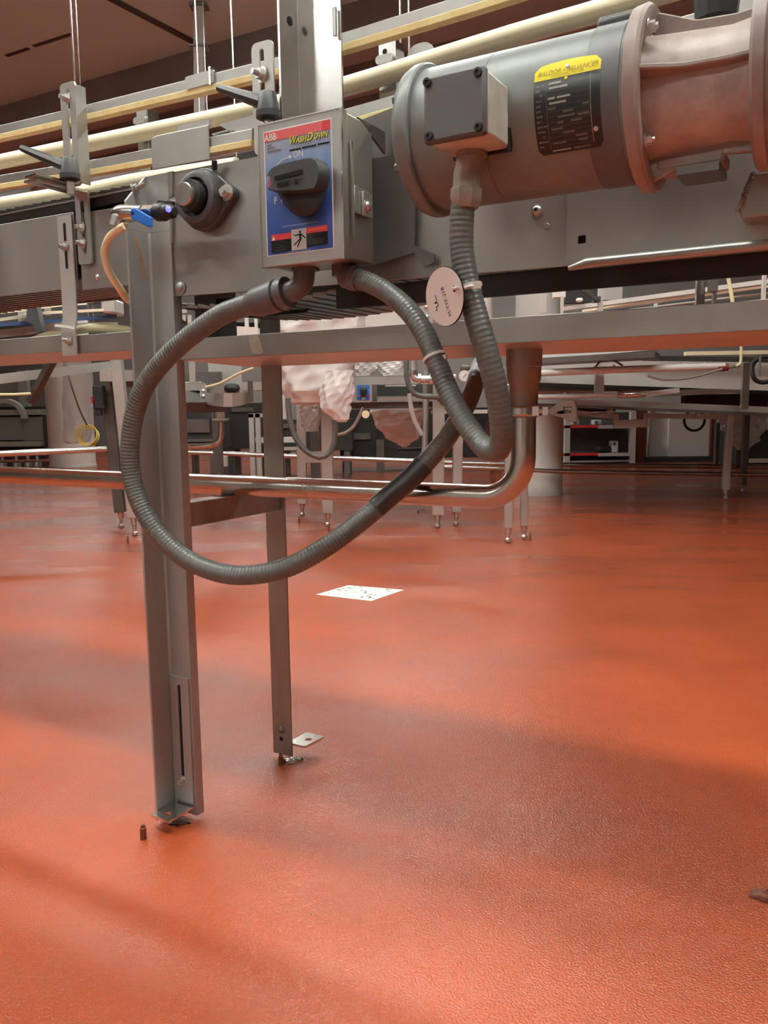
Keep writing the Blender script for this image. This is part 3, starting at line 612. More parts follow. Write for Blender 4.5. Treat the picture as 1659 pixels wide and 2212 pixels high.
def recess(pts, name='painted_recess', m='ink'):
    q = [HP(*C5(x, y), vf-.033) for x, y in pts]; b = MB(); b.prism(q, vf-.0345, vf-.0335); return b.build(name, m, gr, smooth=0)  # raised dark slabs paint the shade of the grip's recesses
recess([(215, 715), (450, 655), (455, 692), (215, 752)]); recess([(235, 775), (325, 755), (328, 790), (240, 808)]); recess([(380, 745), (408, 740), (412, 772), (384, 780)])
q = [HP(*C5(x, y), vf-.025) for x, y in ((184, 735), (205, 728), (215, 775), (205, 825), (186, 820), (178, 780))]
b = MB(); b.prism(q, vf-.030, vf-.018); b.build('lock_tab', 'red', gr, smooth=0, bevel=.001)

# ------------------------------------------------------------------ conduits
def conduit(path, r, pitch, seg=14):
    pts = spline(path, pitch/4); rs = [r*(1+.016*(1 if (i % 4) in (0, 1) else -1)) for i in range(len(pts))]; b = MB(); b.tube(pts, rs, seg); return b
P1 = [(548, 654, -.085), (510, 667, -.088), (470, 685, -.09), (400, 735, -.092), (340, 795, -.094), (303, 855, -.095), (284, 930, -.096), (282, 1010, -.096), (300, 1082, -.095), (340, 1150, -.09), (400, 1205, -.08), (470, 1236, -.07), (540, 1242, -.06), (620, 1226, -.04), (700, 1184, -.01), (770, 1134, .03), (832, 1082, .06), (900, 1020, .09), (950, 965, .11), (985, 915, .15), (1012, 865, .20), (1030, 815, .28), (1040, 770, .34), (1040, 700, .36)]
co1 = thing('flexible_conduit', 'grey ribbed flexible conduit sweeping in a big loop around the front leg', 'conduit', cv((.2, -.05, .45)), 'ribbed grey conduits')
w1 = [on_v(*p) for p in P1]
conduit(w1, .0152, .0055).build('sheath', 'conduit', co1, smooth=60)
i0 = [on_v(812, 1098, .05), on_v(840, 1073, .064), on_v(880, 1040, .08), on_v(915, 1004, .096)]
b = MB(); b.tube(spline(i0, .006), .0166, 16); b.build('tape_wrap', 'tape', co1, smooth=60)
b = MB(); b.box((.42, .10, .60), (.44, .13, .612)); b.build('pipe_clip', 'black', co1)
# big connector and elbow up into the switch box
a0, a1 = Vector(on_v(540, 658, -.085)), Vector(on_v(607, 636, -.085)); d = (a1-a0).normalized(); L_ = (a1-a0).length
b = MB(); b.lathe(a0, d, [(0, .0158), (L_*.15, .0185), (L_*.25, .0205), (L_*.8, .0225), (L_*.92, .0225), (L_*.95, .019), (L_, .019), (L_*1.02, .0222), (L_*1.22, .0215), (L_*1.25, .016)], 24); b.build('connector_nut', 'fitting', co1, smooth=40)
ep_ = [a0+d*L_*1.15, Vector(on_v(635, 628, -.085)), Vector(on_v(653, 612, -.085)), Vector(on_v(657, 592, -.085)), Vector(on_v(658, 572, -.085))]
b = MB(); b.tube(spline(ep_, .004), .0145, 18); b.build('connector_elbow', 'fitting', co1, smooth=60)
b = MB(); pz = on_v(660, 585, -.085); b.lathe((pz[0], pz[1], pz[2]), (0, 0, 1), [(0, .019), (.008, .019)], 6); b.build('lock_nut', 'fitting', co1)
P2 = [(742, 575, -.075), (748, 592, -.075), (765, 600, -.08), (800, 612, -.09), (840, 634, -.10), (885, 674, -.11), (920, 727, -.12), (945, 788, -.125), (970, 848, -.13), (1000, 905, -.14), (1032, 950, -.15), (1055, 972, -.16), (1076, 972, -.17), (1084, 945, -.18), (1080, 890, -.19), (1066, 815, -.20), (1042, 730, -.205), (1022, 660, -.205), (1005, 590, -.205), (997, 530, -.205), (998, 470, -.205), (1002, 432, -.205)]
co2 = thing('flexible_conduit', 'grey ribbed flexible conduit dropping from the motor and bending up to the switch box', 'conduit', cv((.6, -.17, .66)), 'ribbed grey conduits')
conduit([on_v(*p) for p in P2], .0128, .0055).build('sheath', 'conduit', co2, smooth=60)
n0_ = Vector(on_v(744, 590, -.0755)); b = MB(); b.lathe(n0_, (0, 0, 1), [(-.004, .017), (.012, .017)], 6); b.build('lock_nut', 'fitting', co2, smooth=20)
q0_ = Vector(on_v(757, 598, -.079)); q1_ = Vector(on_v(795, 611, -.089)); b = MB(); b.lathe(q0_, q1_-q0_, [(-.012, .013), (-.008, .0165), (.010, .0165), (.012, .0148), (.022, .0142)], 20); b.build('connector_nut', 'fitting', co2)
k0, k1, k2 = Vector(on_v(1006, 442, -.205)), Vector(on_v(1008, 400, -.205)), Vector(on_v(1018, 322, -.205))
d = (k1-k0).normalized(); Lk = (k1-k0).length
b = MB(); b.lathe(k0, d, [(-.004, .0132), (0, .0155), (.006, .0175), (Lk*.75, .0172), (Lk*.85, .0145), (Lk*1.05, .0145)], 8); b.build('motor_connector_nut', 'brassy', co2, smooth=20)
b = MB(); b.tube(spline([k1-d*.004, k1+d*.01, k1.lerp(k2, .5), k2, k2+Vector((0, 0, .012))], .004), [.0148]*0 or .0142, 16); b.build('motor_connector_neck', 'brassy', co2, smooth=40)
b = MB(); b.lathe(k2+Vector((0, 0, -.008)), (0, 0, 1), [(0, .0165), (.004, .0165), (.006, .015), (.010, .015)], 18); b.build('motor_connector_collar', 'brassy', co2)
# cable ties
def ring(center, d, r, w, name, lab, T=cv, head=None):
    b = MB(T); c = Vector(center); d = Vector(d).normalized(); n = d.orthogonal().normalized(); bi = d.cross(n); pts = [c+(n*math.cos(a)+bi*math.sin(a))*r for a in [2*math.pi*i/24 for i in range(25)]]
    b.strip(pts, w, .0012, d)
    if head is not None: b.box(tuple(Vector(head)-Vector((.003, .003, .0025))), tuple(Vector(head)+Vector((.003, .003, .0025))))
    return tag(b.build(name, 'white'), lab, 'cable tie', 'white cable ties')
c1 = Vector(on_v(939, 772, -.123)); c2 = Vector(on_v(955, 812, -.126)); ring(c1, c2-c1, .0140, .0035, 'cable_tie', 'white cable tie around the conduit just below the drip pan', head=tuple(c1+Vector((.014, -.002, .0))))
# tag
tc = cv(on_v(960, 641, -.222)); nrm = Vector((-.80, -.58, -.12)).normalized(); upv = Vector((-.10, 0, 1)); e1 = upv.cross(nrm).normalized()*1; e2 = nrm.cross(e1).normalized()
TG = thing('equipment_tag', 'round white equipment tag with handwritten code hanging from the conduit', 'tag', tc-e2*.029)
def TP(a, c, d=0.0): return tc+e1*a+e2*c+nrm*d
R_ = .0305; hole = (.0175, .005)
def disc(r, d0, d1, name, m):
    o = circle(0, 0, r, 40); hl = circle(*hole, .0032, 10); n = len(o)+len(hl); fl_ = o+hl; b = MB(idt)
    vs = [TP(x, y, d0) for x, y in fl_]+[TP(x, y, d1) for x, y in fl_]; fs = []
    for t in tessellate_polygon([[Vector((x, y, 0)) for x, y in o], [Vector((x, y, 0)) for x, y in hl]]): fs += [tuple(t), tuple(i+n for i in t)]
    for k0_, m_ in ((0, len(o)), (len(o), len(hl))):
        for i in range(m_): fs.append((k0_+i, k0_+(i+1) % m_, n+k0_+(i+1) % m_, n+k0_+i))
    b.add(vs, fs); return b.build(name, m, TG, smooth=0)
disc(R_, -.0016, 0, 'tag_core', 'ink'); disc(R_*.985, 0, .0004, 'tag_face', 'tagwhite')
b = MB(idt); ca, sa = math.cos(math.radians(104)), math.sin(math.radians(104)); write(b, 'M-TTF-21B', .0066, lambda x, y: TP(.0085+x*ca-y*sa, -.0205+x*sa+y*ca, .0007), sx=1.05); b.build('tag_code', 'ink', TG, smooth=0)
b = MB(idt); pl_ = [(-.014, .004), (-.0125, -.003), (-.017, -.004), (-.0115, -.0045), (-.0105, -.0075), (-.015, -.0085), (-.0135, -.011), (-.0165, -.012)]
for i in range(len(pl_)-1):
    p, q = Vector(pl_[i]), Vector(pl_[i+1]); t = (q-p).normalized(); n_ = Vector((-t.y, t.x))*.00045; b.add([TP(*(p-n_), .0007), TP(*(p+n_), .0007), TP(*(q+n_), .0007), TP(*(q-n_), .0007)], [(0, 1, 2, 3)])
b.build('tag_scribble', 'ink', TG, smooth=0)
th = TP(*hole); tl = [loc(th+nrm*.003), loc(th+nrm*.004+e1*.006)]+[on_v(1005, 622, -.2225), on_v(1018, 619, -.2225), on_v(1030, 616, -.218)]
b = MB(); b.tube([Vector(p) for p in spline(tl, .004)], .0018, 8); hd_ = Vector(on_v(1029, 616, -.219)); b.bar(hd_-Vector((.004, 0, 0)), hd_+Vector((.004, 0, 0)), .006, .0075)
cc = Vector(on_v(1013, 621, -.205)); dd = Vector(on_v(1022, 660, -.205))-Vector(on_v(1005, 590, -.205)); dd.normalize(); n_ = dd.orthogonal().normalized(); bi_ = dd.cross(n_)
b.strip([cc+(n_*math.cos(a)+bi_*math.sin(a))*.0138 for a in [2*math.pi*i/24 for i in range(25)]], .0038, .0012, dd)
tag(b.build('cable_tie', 'white'), 'white cable tie through the round equipment tag', 'cable tie', 'white cable ties')

# ------------------------------------------------------------------ gear motor
MO = thing('gear_motor', 'grey electric gear motor with yellow and black nameplate mounted beside the conveyor', 'motor', cv((.72, -.125, .935)))
mc = (-.125, 1.019); X = Vector((1, 0, 0))
def ml(u): return (u, mc[0], mc[1])
b = MB(); b.lathe(ml(.566), X, [(0, .03), (.001, .055), (.004, .070), (.010, .079), (.018, .0825), (.026, .0825), (.028, .0805)], 48); b.build('end_bell', 'motor', MO, smooth=40)
b = MB(); b.lathe(ml(.592), X, [(0, .0755), (.002, .0762), (.085, .0762), (.0855, .0755), (.087, .0755), (.0875, .0762), (.228, .0762), (.232, .074)], 56); body = b.build('motor_body', 'motor', MO, smooth=40)
b = MB(); b.lathe(ml(.786), X, [(0, .0772), (.032, .0772)], 56); b.build('body_band', 'jbox', MO, smooth=40)
# eye bolts of the end bell
for a in (215, 150):
    p = (.5725, mc[0]+.066*math.cos(math.radians(a)), mc[1]+.066*math.sin(math.radians(a))); bolt(MO, p, (-1, 0, 0), .0055, .005, 0, 'bell_bolt', 'motor')
# dark cap on top of the body, next to the flange
b = MB(); b.prism([(mc[0]-.028, mc[1]+.060), (mc[0]+.02, mc[1]+.060), (mc[0]+.02, mc[1]+.082), (mc[0]-.022, mc[1]+.083), (mc[0]-.028, mc[1]+.078)], .783, .822, 'vz'); b.build('drain_cap', 'black', MO, bevel=.003)
# round adapter: flange, ribs, barrel
b = MB(); b.lathe(ml(.822), X, [(0, .080), (.002, .086), (.013, .088), (.016, .085), (.017, .078), (.012, .066)], 56); b.build('adapter_flange', 'adapter', MO, smooth=35)
b = MB(); b.lathe(ml(.834), X, [(0, .060), (.004, .058), (.03, .056), (.075, .053), (.095, .056), (.098, .062)], 48); b.build('adapter_barrel', 'adapterlight', MO, smooth=40)
for a in (175, 265, 95, 20):
    r_ = math.radians(a); dv, dz = math.cos(r_), math.sin(r_); nv, nz = -dz*.0028, dv*.0028
    prof = [(.834, .050), (.834, .082), (.845, .078), (.875, .066), (.91, .064), (.934, .066), (.934, .050)]
    b = MB(); k = len(prof); b.add([(u, mc[0]+dv*r+nv, mc[1]+dz*r+nz) for u, r in prof]+[(u, mc[0]+dv*r-nv, mc[1]+dz*r-nz) for u, r in prof], [tuple(range(k)), tuple(range(2*k-1, k-1, -1))]+[(i, (i+1) % k, k+(i+1) % k, k+i) for i in range(k)])
    b.build('adapter_rib', 'adapter', MO, smooth=20, bevel=.0015)
for a in (225, 315, 135): bolt(MO, (.8395, mc[0]+.072*math.cos(math.radians(a)), mc[1]+.072*math.sin(math.radians(a))), (1, 0, 0), .0055, .005, .004, 'flange_bolt')
b = MB(); b.lathe(ml(.931), X, [(0, .060), (.001, .078), (.004, .081), (.013, .0815), (.015, .079), (.016, .079), (.018, .0825), (.06, .0835), (.062, .06)], 56); b.build('gearbox_flange', 'adapter', MO, smooth=35)
b = MB(); b.box((.985, -.235, .955), (1.16, -.055, 1.10)); b.build('gearbox', 'adapter', MO, bevel=.012)
b = MB(); b.box((.84, mc[0]-.01, mc[1]-.072), (.905, mc[0]+.03, mc[1]-.058)); b.build('adapter_pad', 'adapter', MO, bevel=.004)
b = MB(); b.box((.862, mc[0]-.02, mc[1]-.080), (.902, mc[0]+.03, mc[1]-.072)); b.build('mount_bracket', 'bdark', MO)
# oil breather up behind the adapter
bt = on_v(1548, 20, -.10)
b = MB(); b.lathe((bt[0], -.10, 1.065), (0, 0, 1), [(0, .007), (.018, .007), (.018, .013), (.026, .013), (.028, .02), (.05, .022), (.06, .015)], 12); b.build('breather', 'black', MO, smooth=25)
b = MB(); b.tube([(bt[0], -.10, 1.07), (bt[0], -.10, 1.082)], .0085, 6); b.build('breather_nut', 'bright', MO)
# junction box
jc = [on_v(915, 175, -.26), on_v(1044, 136, -.26), on_v(1050, 281, -.26), on_v(920, 316, -.26)]
ju0, ju1, jz0, jz1 = .6440, .7080, .9745, 1.0355
b = MB(); b.box((ju0, -.252, jz0+.001), (ju1-.0005, -.196, jz1)); jb = b.build('junction_box', 'jboxside', MO, bevel=.004)
b = MB(); b.box((ju0-.001, -.262, jz0-.0005), (ju1+.0002, -.251, jz1+.001)); jl = b.build('junction_lid', 'jbox', MO, bevel=.003)
for (a, c) in ((ju0+.0045, jz1-.005), (ju1-.006, jz1-.006), (ju1-.0055, jz0+.006), (ju0+.006, jz0+.006)):
    b = MB(); b.lathe((a, -.262, c), (0, -1, 0), [(0, .0045), (.003, .0042), (.0032, .002), (.0015, .0018), (.0015, 0)], 14); b.build('lid_screw', 'black', jl)
b = MB(); b.box((ju0+.001, -.1975, jz0-.001), (ju1+.0015, -.1935, jz1+.002)); b.build('junction_gasket', 'rubber', MO); b = MB(); b.box((ju0+.004, -.194, jz0+.004), (ju1-.004, -.15, jz1-.002)); b.build('junction_neck', 'motor', MO, bevel=.004)
# nameplate wrapped on the body
n0 = on_v(1168, 250, -.20); NU0, NU1 = .7355, .8015; NR = .0770
NA0, NA1 = math.radians(157), math.radians(222)      # angle from the +v side over the top
def NP(a, t, d=0.0):      # a 0..1 along the axis, t 0..1 from top to foot
    an = NA0+(NA1-NA0)*t; r = NR+d; return (NU0+(NU1-NU0)*a, mc[0]+r*math.cos(an), mc[1]+r*math.sin(an))
def npatch(a0, t0, a1, t1, m, name, d, par, n=10, rnd=0.0):
    b = MB(); vs = []; fs = []; ns = 8
    for i in range(n+1):
        t = t0+(t1-t0)*i/n; ins = 0
        if rnd:
            e_ = min(t-t0, t1-t); ins = max(0, rnd*(1-math.sqrt(max(0, 1-(1-min(e_/.05, 1))**2))))
        for j in range(ns+1):
            a = a0+ins+(a1-a0-2*ins)*j/ns; vs.append(NP(a, t, d))
    for i in range(n):
        for j in range(ns): k = i*(ns+1)+j; fs.append((k, k+1, k+ns+2, k+ns+1))
    b.add(vs, fs); return b.build(name, m, par, smooth=60)
npl = npatch(0, .16, 1, 1, 'nameblack', 'nameplate', .0004, MO, 14, .06)
vs = []; b = MB(); ns = 12
for i in range(5):
    for j in range(ns+1):
        a = j/ns; top = .055-.055*math.sin(math.pi*min(max(a, .0), 1)*1.0)**.5+(.04 if j in (0, ns) else 0); t = top+(.20-top)*i/4; vs.append(NP(a, t, .0006))
b.add(vs, [(i*(ns+1)+j, i*(ns+1)+j+1, (i+1)*(ns+1)+j+1, (i+1)*(ns+1)+j) for i in range(4) for j in range(ns)]); b.build('nameplate_header', 'yellow', npl, smooth=60)
def nprint(txt, a, t, h, m, name, shear=.0, sx=1.0, d=.0009):
    b = MB(); W_ = NU1-NU0; Hh = NR*(NA1-NA0); write(b, txt, h, lambda x, y: NP(a+x/W_, t-y/Hh, d), shear, 'LEFT', sx); return b.build(name, m, npl, smooth=0)
nprint('BALDOR \u2022 RELIANCER', .05, .150, .0066, 'goldink', 'maker_name', .25, .92); nprint('INDUSTRIAL MOTOR', .26, .185, .0034, 'goldink', 'maker_subline', .2, 1.0)
for k, w in enumerate(('CAT. NO.', 'SPEC.', 'HP', 'VOLTS', 'AMPS', 'R.P.M.', 'FRAME', 'SER. F.', 'NEMA NOM.', 'RATING', 'CC', 'BEARINGS', 'ENCL.')):
    t = .262+.0535*k; nprint(w, .035 if len(w) > 2 else .10, t+.006, .0023, 'nameink', 'plate_word', 0, .9)
    if k < 13: npatch(.20, t+.016, .86, t+.0185, 'nameink2', 'plate_rule', .0008, npl, 1)
npatch(.195, .225, .203, .945, 'nameink2', 'plate_rule', .0008, npl, 10); npatch(.855, .225, .862, .93, 'nameink', 'plate_rule', .0008, npl, 10)
for t, a0, a1, m in ((.243, .23, .42, 'nameink'), (.292, .23, .52, 'nameink'), (.40, .22, .33, 'nameink'), (.40, .36, .56, 'nameink'), (.452, .24, .50, 'nameink'), (.505, .22, .34, 'nameink2'), (.51, .74, .84, 'nameink2'), (.555, .44, .60, 'nameink2'), (.60, .36, .62, 'nameink2'), (.61, .66, .84, 'nameink2'), (.66, .34, .44, 'nameink2'), (.66, .56, .72, 'nameink2'), (.72, .25, .42, 'nameink2'), (.77, .42, .60, 'nameink2'), (.82, .60, .78, 'nameink2'), (.87, .25, .45, 'nameink2'), (.87, .64, .78, 'nameink2')):
    npatch(a0, t, a1, t+.022, m, 'stamped_entry', .0009, npl, 1)
nprint('MADE IN U.S.A.', .55, .972, .0023, 'nameink', 'plate_word', 0, 1.1); npatch(.22, .955, .50, .968, 'nameink', 'stamped_entry', .0009, npl, 1)
for (a, t, r_, m) in ((.50, .085, .0022, 'bolt'), (.49, .222, .0018, 'yellow'), (.91, .80, .0025, 'nameink')):
    p = Vector(NP(a, t, .0005)); d_ = Vector((0, p.y-mc[0], p.z-mc[1])); b = MB(); b.lathe(p, d_, [(0, r_), (.0006, r_*.9), (.0009, 0)], 12); b.build('plate_rivet', m, npl)

# ------------------------------------------------------------------ drain pipe with clamp
DP = thing('drain_pipe', 'polished stainless drain pipe with an elbow running below the conveyor drip pan', 'pipe', cv((.58, .14, .55)))
pz = .577
pth = [(.600, .14, .70), (.600, .14, .655)]+[(.600-.062*(1-math.cos(math.radians(a))), .14, .639-.062*math.sin(math.radians(a))) for a in range(0, 91, 9)]+[(.50, .14, pz), (-1.9, .14, pz-.003)]
b = MB(); b.tube(pth, .0182, 24, caps=False); b.build('pipe_run', 'pipe', DP, smooth=60)
b = MB(); b.lathe((.600, .14, .797), (0, 0, -1), [(0, .0262), (.026, .0262), (.027, .0250), (.045, .0245), (.052, .0215), (.075, .0205), (.1, .0195)], 28); b.build('pan_outlet', 'legback', DP, smooth=40)
b = MB(); b.lathe((.600, .14, .714), (0, 0, -1), [(0, .0225), (.003, .0255), (.012, .0255), (.015, .0225)], 28); cl = b.build('pipe_clamp', 'pipe', DP, smooth=40)
b = MB(); b.box((.622, .115, .700), (.632, .128, .713)); b.cyl((.628, .12, .7065), (.66, .11, .7065), .0042, seg=10); b.box((.640, .108, .701), (.648, .122, .712)); b.build('clamp_screw', 'bolt', cl)
wq = [(.652, .7085), (.664, .7165), (.676, .7215), (.688, .7205), (.6915, .708), (.6925, .692), (.684, .691), (.668, .698), (.652, .7025)]
wh = [(.672, .7125), (.684, .7125), (.684, .703), (.675, .703)]
b = MB(); b.prism(wq, .100, .106, holes=[wh]); b.build('clamp_wing_nut', 'brassy', cl, bevel=.0008)

# ------------------------------------------------------------------ paper on the floor
pc = [on_z(*p, .0012) for p in ((683, 1284), (752, 1264), (873, 1274), (802, 1298))]
PA = thing('paper_sheet', 'white printed paper sheet lying flat on the red floor', 'paper', sum(pc, Vector())/4-Vector((0, 0, .0012)))
b = MB(idt); b.add(pc+[p-Vector((0, 0, .0011)) for p in pc], [(0, 1, 2, 3), (4, 7, 6, 5), (0, 4, 5, 1), (1, 5, 6, 2), (2, 6, 7, 3), (3, 7, 4, 0)]); b.build('sheet', 'paper', PA, smooth=0)
def PP(a, c): return pc[0].lerp(pc[3], a).lerp(pc[1].lerp(pc[2], a), c)+Vector((0, 0, .0004))
for k in range(44):
    a = random.choice([random.uniform(.05, .92), random.uniform(.05, .3), random.uniform(.7, .92)]); c = random.uniform(.08, .90); w = random.uniform(.015, .05); h_ = random.uniform(.02, .09)
    b = MB(idt); b.add([PP(a, c), PP(a+w, c), PP(a+w, c+h_), PP(a, c+h_)], [(0, 1, 2, 3)]); b.build('print_mark', random.choice(['inkgrey', 'inkgrey', 'ink', 'nameink', 'nameink']), PA, smooth=0)

# ------------------------------------------------------------------ standing water and debris
def puddle(px, py, r, h, name, lab, cat, m, seed, sq=.6):
    rnd = random.Random(seed); c = on_z(px, py); n = 22; b = MB(idt); vs = []; ph = [rnd.uniform(0, 6.28) for _ in range(3)]
    for k, (f, z) in enumerate(((1.0, .0002), (.9, h*.6), (.55, h), (.2, h*.85))):
        for i in range(n):
            a = 2*math.pi*i/n; g = 1+.25*math.sin(2*a+ph[0])+.18*math.sin(3*a+ph[1])+.12*math.sin(5*a+ph[2]); vs.append(c+Vector((r*f*g*math.cos(a), r*sq*f*g*math.sin(a), z*(1+.3*math.sin(3*a+k+ph[1])))))
    b.add(vs, [(k*n+i, k*n+(i+1) % n, (k+1)*n+(i+1) % n, (k+1)*n+i) for k in range(3) for i in range(n)]+[tuple(range(n)), tuple(3*n+i for i in range(n))])
    return tag(b.build(name, m, smooth=70), lab, cat)
puddle(630, 1643, .020, .005, 'water_splash', 'small clear water splash at the foot of the rear leg', 'water', 'water', 2)
puddle(385, 1779, .016, .002, 'water_splash', 'flat clear water drop below the foot tab of the front leg', 'water', 'water', 4)
puddle(1645, 1936, .020, .008, 'debris_lump', 'dark wet lump of debris on the floor at the right edge', 'debris', 'rust', 6)

# ================================================================== background
def bbar(par, name, m, p0, p1, hpx, w=.05, **k):      # bar between two picture points at their own depths, hpx tall there
    a, c = at(*p0), at(*p1); b = MB(idt); b.bar(a, c, w, hpx/ppm((p0[2]+p1[2])/2)); return b.build(name, m, par, smooth=0, **k)
def bbox(par, name, m, x0, y0, x1, y1, Y, d=.05, **k):
    a, c = at(x0, y1, Y), at(x1, y0, Y); b = MB(idt); b.box((a.x, Y, a.z), (c.x, Y+d, c.z)); return b.build(name, m, par, smooth=0, **k)
def btube(par, name, m, pts, rpx, seg=10, step=.03):
    P = [at(*p) for p in pts]; b = MB(idt); b.tube(spline(P, step) if len(P) > 2 else P, rpx/ppm(pts[0][2]), seg); return b.build(name, m, par, smooth=60)
def foot_leg(par, xt, yt, xb, yb, wpx, Y, foot, m='bsteel'):
    a, c = at(xt, yt, Y), at(xb, yb, Y); w = wpx/ppm(Y); b = MB(idt); b.bar(a, c, w, w, (0, 1, 0)); lg = b.build('leg', m, par, smooth=0, bevel=.004)
    f = on_z(*foot); b = MB(idt); t = c; b.lathe(f, t-f+Vector((0, 0, .001)), [(0, .010), (.004, .016), (.018, .017), (.026, .010), ((t-f).length*.55, .010), ((t-f).length*.6, .015), ((t-f).length, .018)], 12); b.build('levelling_foot', 'bolt', lg); return lg
def floor_thing(name, label, cat, px, py, group=None): return thing(name, label, cat, on_z(px, py), group)

# columns
for (px, py, r, lab) in ((140, 1010, .275, 'thick white round column at the left behind the far drain pipe'), (1172, 1072, .185, 'white round column behind the foreground drain pipe clamp')):
    p = on_z(px, py); p.y += r; t = thing('column', lab, 'column', p, 'round building columns'); b = MB(idt); b.lathe(p, (0, 0, 1), [(0, r), (HZ, r)], 40); b.build('shaft', 'column', t)
    b = MB(idt); b.lathe(p, (0, 0, 1), [(0, r*1.03), (.02, r*1.02), (.03, r*1.002)], 40); b.build('base_ring', 'bpaint', t)
# hanger rods and the ceiling tube
for (px, Y, w, yb, lab) in ((192, 4.5, 2.2, 700, 'thick white hanger rod, leftmost of the rods above the guide rails'), (203, 4.55, 1.5, 700, 'thin hanger rod just right of the leftmost thick rod'), (447, 4.8, 1.6, 640, 'pale hanger rod above the long black lever'), (463, 5.2, .9, 640, 'thin dark hanger rod next to the pale rod above the lever'), (521, 4.7, 2.0, 640, 'pale hanger rod left of the tall guide post'), (749, 5.0, .8, 640, 'hair-thin hanger wire right of the tall guide post'), (871, 4.6, 2.6, 640, 'bright hanger rod, left one of the pair above the motor box'), (889, 4.6, 2.6, 640, 'bright hanger rod, right one of the pair above the motor box')):
    a = at(px, yb, Y); b = MB(idt); b.cyl(a, (a.x, a.y, HZ-.05), w/ppm(Y), seg=8); tag(b.build('hanger_rod', 'bright'), lab, 'rod', 'hanger rods from the ceiling')
t = thing('ceiling_tube', 'square grey tube dropping from the ceiling with small bolted plates', 'tube', at(432, 350, 6.0))
a = at(432, 350, 6.0); c = at(430, 15, 6.0); b = MB(idt); b.bar(a, c, .065, .065, (0, 1, 0)); b.build('tube', 'beamlight', t, smooth=0)
for y in (15, 103):
    q = at(430, y, 6.0); b = MB(idt); b.box((q.x-.06, q.y-.05, q.z-.006), (q.x+.06, q.y+.05, q.z+.006)); b.build('bolted_plate', 'beam', t)
t = thing('overhead_pipe', 'dim grey pipe with elbow hanging below the ceiling', 'pipe', at(510, 130, 6.6)); btube(t, 'pipe_run', 'beamlight', [(462, 25, 6.4), (480, 45, 6.45), (505, 70, 6.6), (508, 120, 6.6)], 9)

# ---- left far machine with perforated panels
FM = floor_thing('perforated_machine', 'grey-green machine with perforated guard panels at the far left', 'machine', 40, 1000)
bbox(FM, 'body', 'deep', -120, 878, 88, 995, 10.6, .8)
for x0, x1 in ((-60, 47), (50, 88)): bbox(FM, 'perforated_panel', 'mesh', x0, 900, x1, 952, 10.5, .05)
bbox(FM, 'top_rail', 'greenish', -60, 884, 88, 898, 10.4, .2); bbox(FM, 'lower_rail', 'greenish', -60, 953, 88, 966, 10.45, .1)
bbox(FM, 'upper_guard', 'mesh', -60, 806, 40, 872, 10.7, .1); bbox(FM, 'upper_post', 'greenish', 42, 800, 56, 880, 10.6, .1)
for x in (5, 35, 60, 80):
    p = at(x, 985, 10.5); b = MB(idt); b.lathe((p.x, p.y, .0), (0, 0, 1), [(0, .05), (.05, .05), (.07, .02), (p.z, .02)], 10); b.build('caster', 'bolt', FM)
p = at(15, 905, 10.3); b = MB(idt); pts = [p+Vector((.22*math.cos(a), 0, .22*math.sin(a))) for a in [math.pi*i/14 for i in range(15)]]; b.strip(pts, .1, .05, (0, 1, 0)); b.build('belt_guard', 'greenish', FM)
# ---- left conveyor with splayed legs
LC = floor_thing('conveyor', 'stainless conveyor with curved pan, splayed legs and long drain behind the front leg', 'conveyor', 277, 1148, 'far conveyors')
bbar(LC, 'frame_beam', 'bsteel', (-60, 826, 4.4), (245, 789, 5.0), 19, .04)
bbar(LC, 'brace', 'bdark', (118, 770, 4.5), (66, 868, 4.6), 13, .04)
foot_leg(LC, 228, 800, 261, 1106, 23, 4.97, (262, 1140), 'bdark'); foot_leg(LC, 250, 760, 289, 1118, 23, 4.66, (292, 1157))
bbox(LC, 'drive_box', 'bsteel', 216, 799, 285, 824, 4.8, .25); bbox(LC, 'pan', 'bdark', 205, 822, 400, 836, 4.95, .3)
bbox(LC, 'side_pan', 'bsteel', 330, 824, 434, 846, 4.9, .3, bevel=.005)
for (x, y0, y1, w) in ((415, 780, 826, 11), (388, 790, 823, 5)): bbox(LC, 'strap', 'bsteel', x-w/2, y0, x+w/2, y1, 4.85, .02)
bbox(LC, 'side_plate', 'bdark', 395, 803, 478, 828, 5.0, .02); bbox(LC, 'side_plate', 'bsteel', 452, 775, 520, 850, 5.1, .02)
b5 = bbox(LC, 'slotted_bracket', 'bsteel', 433, 828, 445, 876, 4.82, .02)
for y in (845, 856, 868): dome_bolt(b5, at(439, y, 4.82), (0, -1, 0), .012, T=idt)
fx = [(444, 849, 873), (463, 849, 877), (483, 849, 879), (502, 849, 879), (520, 849, 876), (546, 848, 868)]
for i in range(5):
    (xa, ya, yb), (xb, yc, yd) = fx[i], fx[i+1]; Ya, Yb = 4.75-.10*math.sin(i/5*math.pi), 4.75-.10*math.sin((i+1)/5*math.pi)
    b = MB(idt); P4 = [at(xa, ya, Ya), at(xb, yc, Yb), at(xb, yd, Yb), at(xa, yb, Ya)]; b.add(P4+[p+Vector((0, .03, 0)) for p in P4], [(0,1,2,3),(7,6,5,4),(0,4,5,1),(1,5,6,2),(2,6,7,3),(3,7,4,0)]); b.build('curved_pan_facet', 'bsteel', LC, smooth=0)
bbox(LC, 'slotted_bracket', 'bdark', 536, 823, 545, 868, 4.7, .02); bbox(LC, 'side_pan', 'bsteel', 522, 825, 566, 843, 4.95, .2)
bbar(LC, 'pan', 'bdark', (385, 850, 4.9), (447, 880, 4.75), 22, .3); bbox(LC, 'motor_housing', 'rubber', 482, 828, 515, 848, 5.05, .15, bevel=.03)
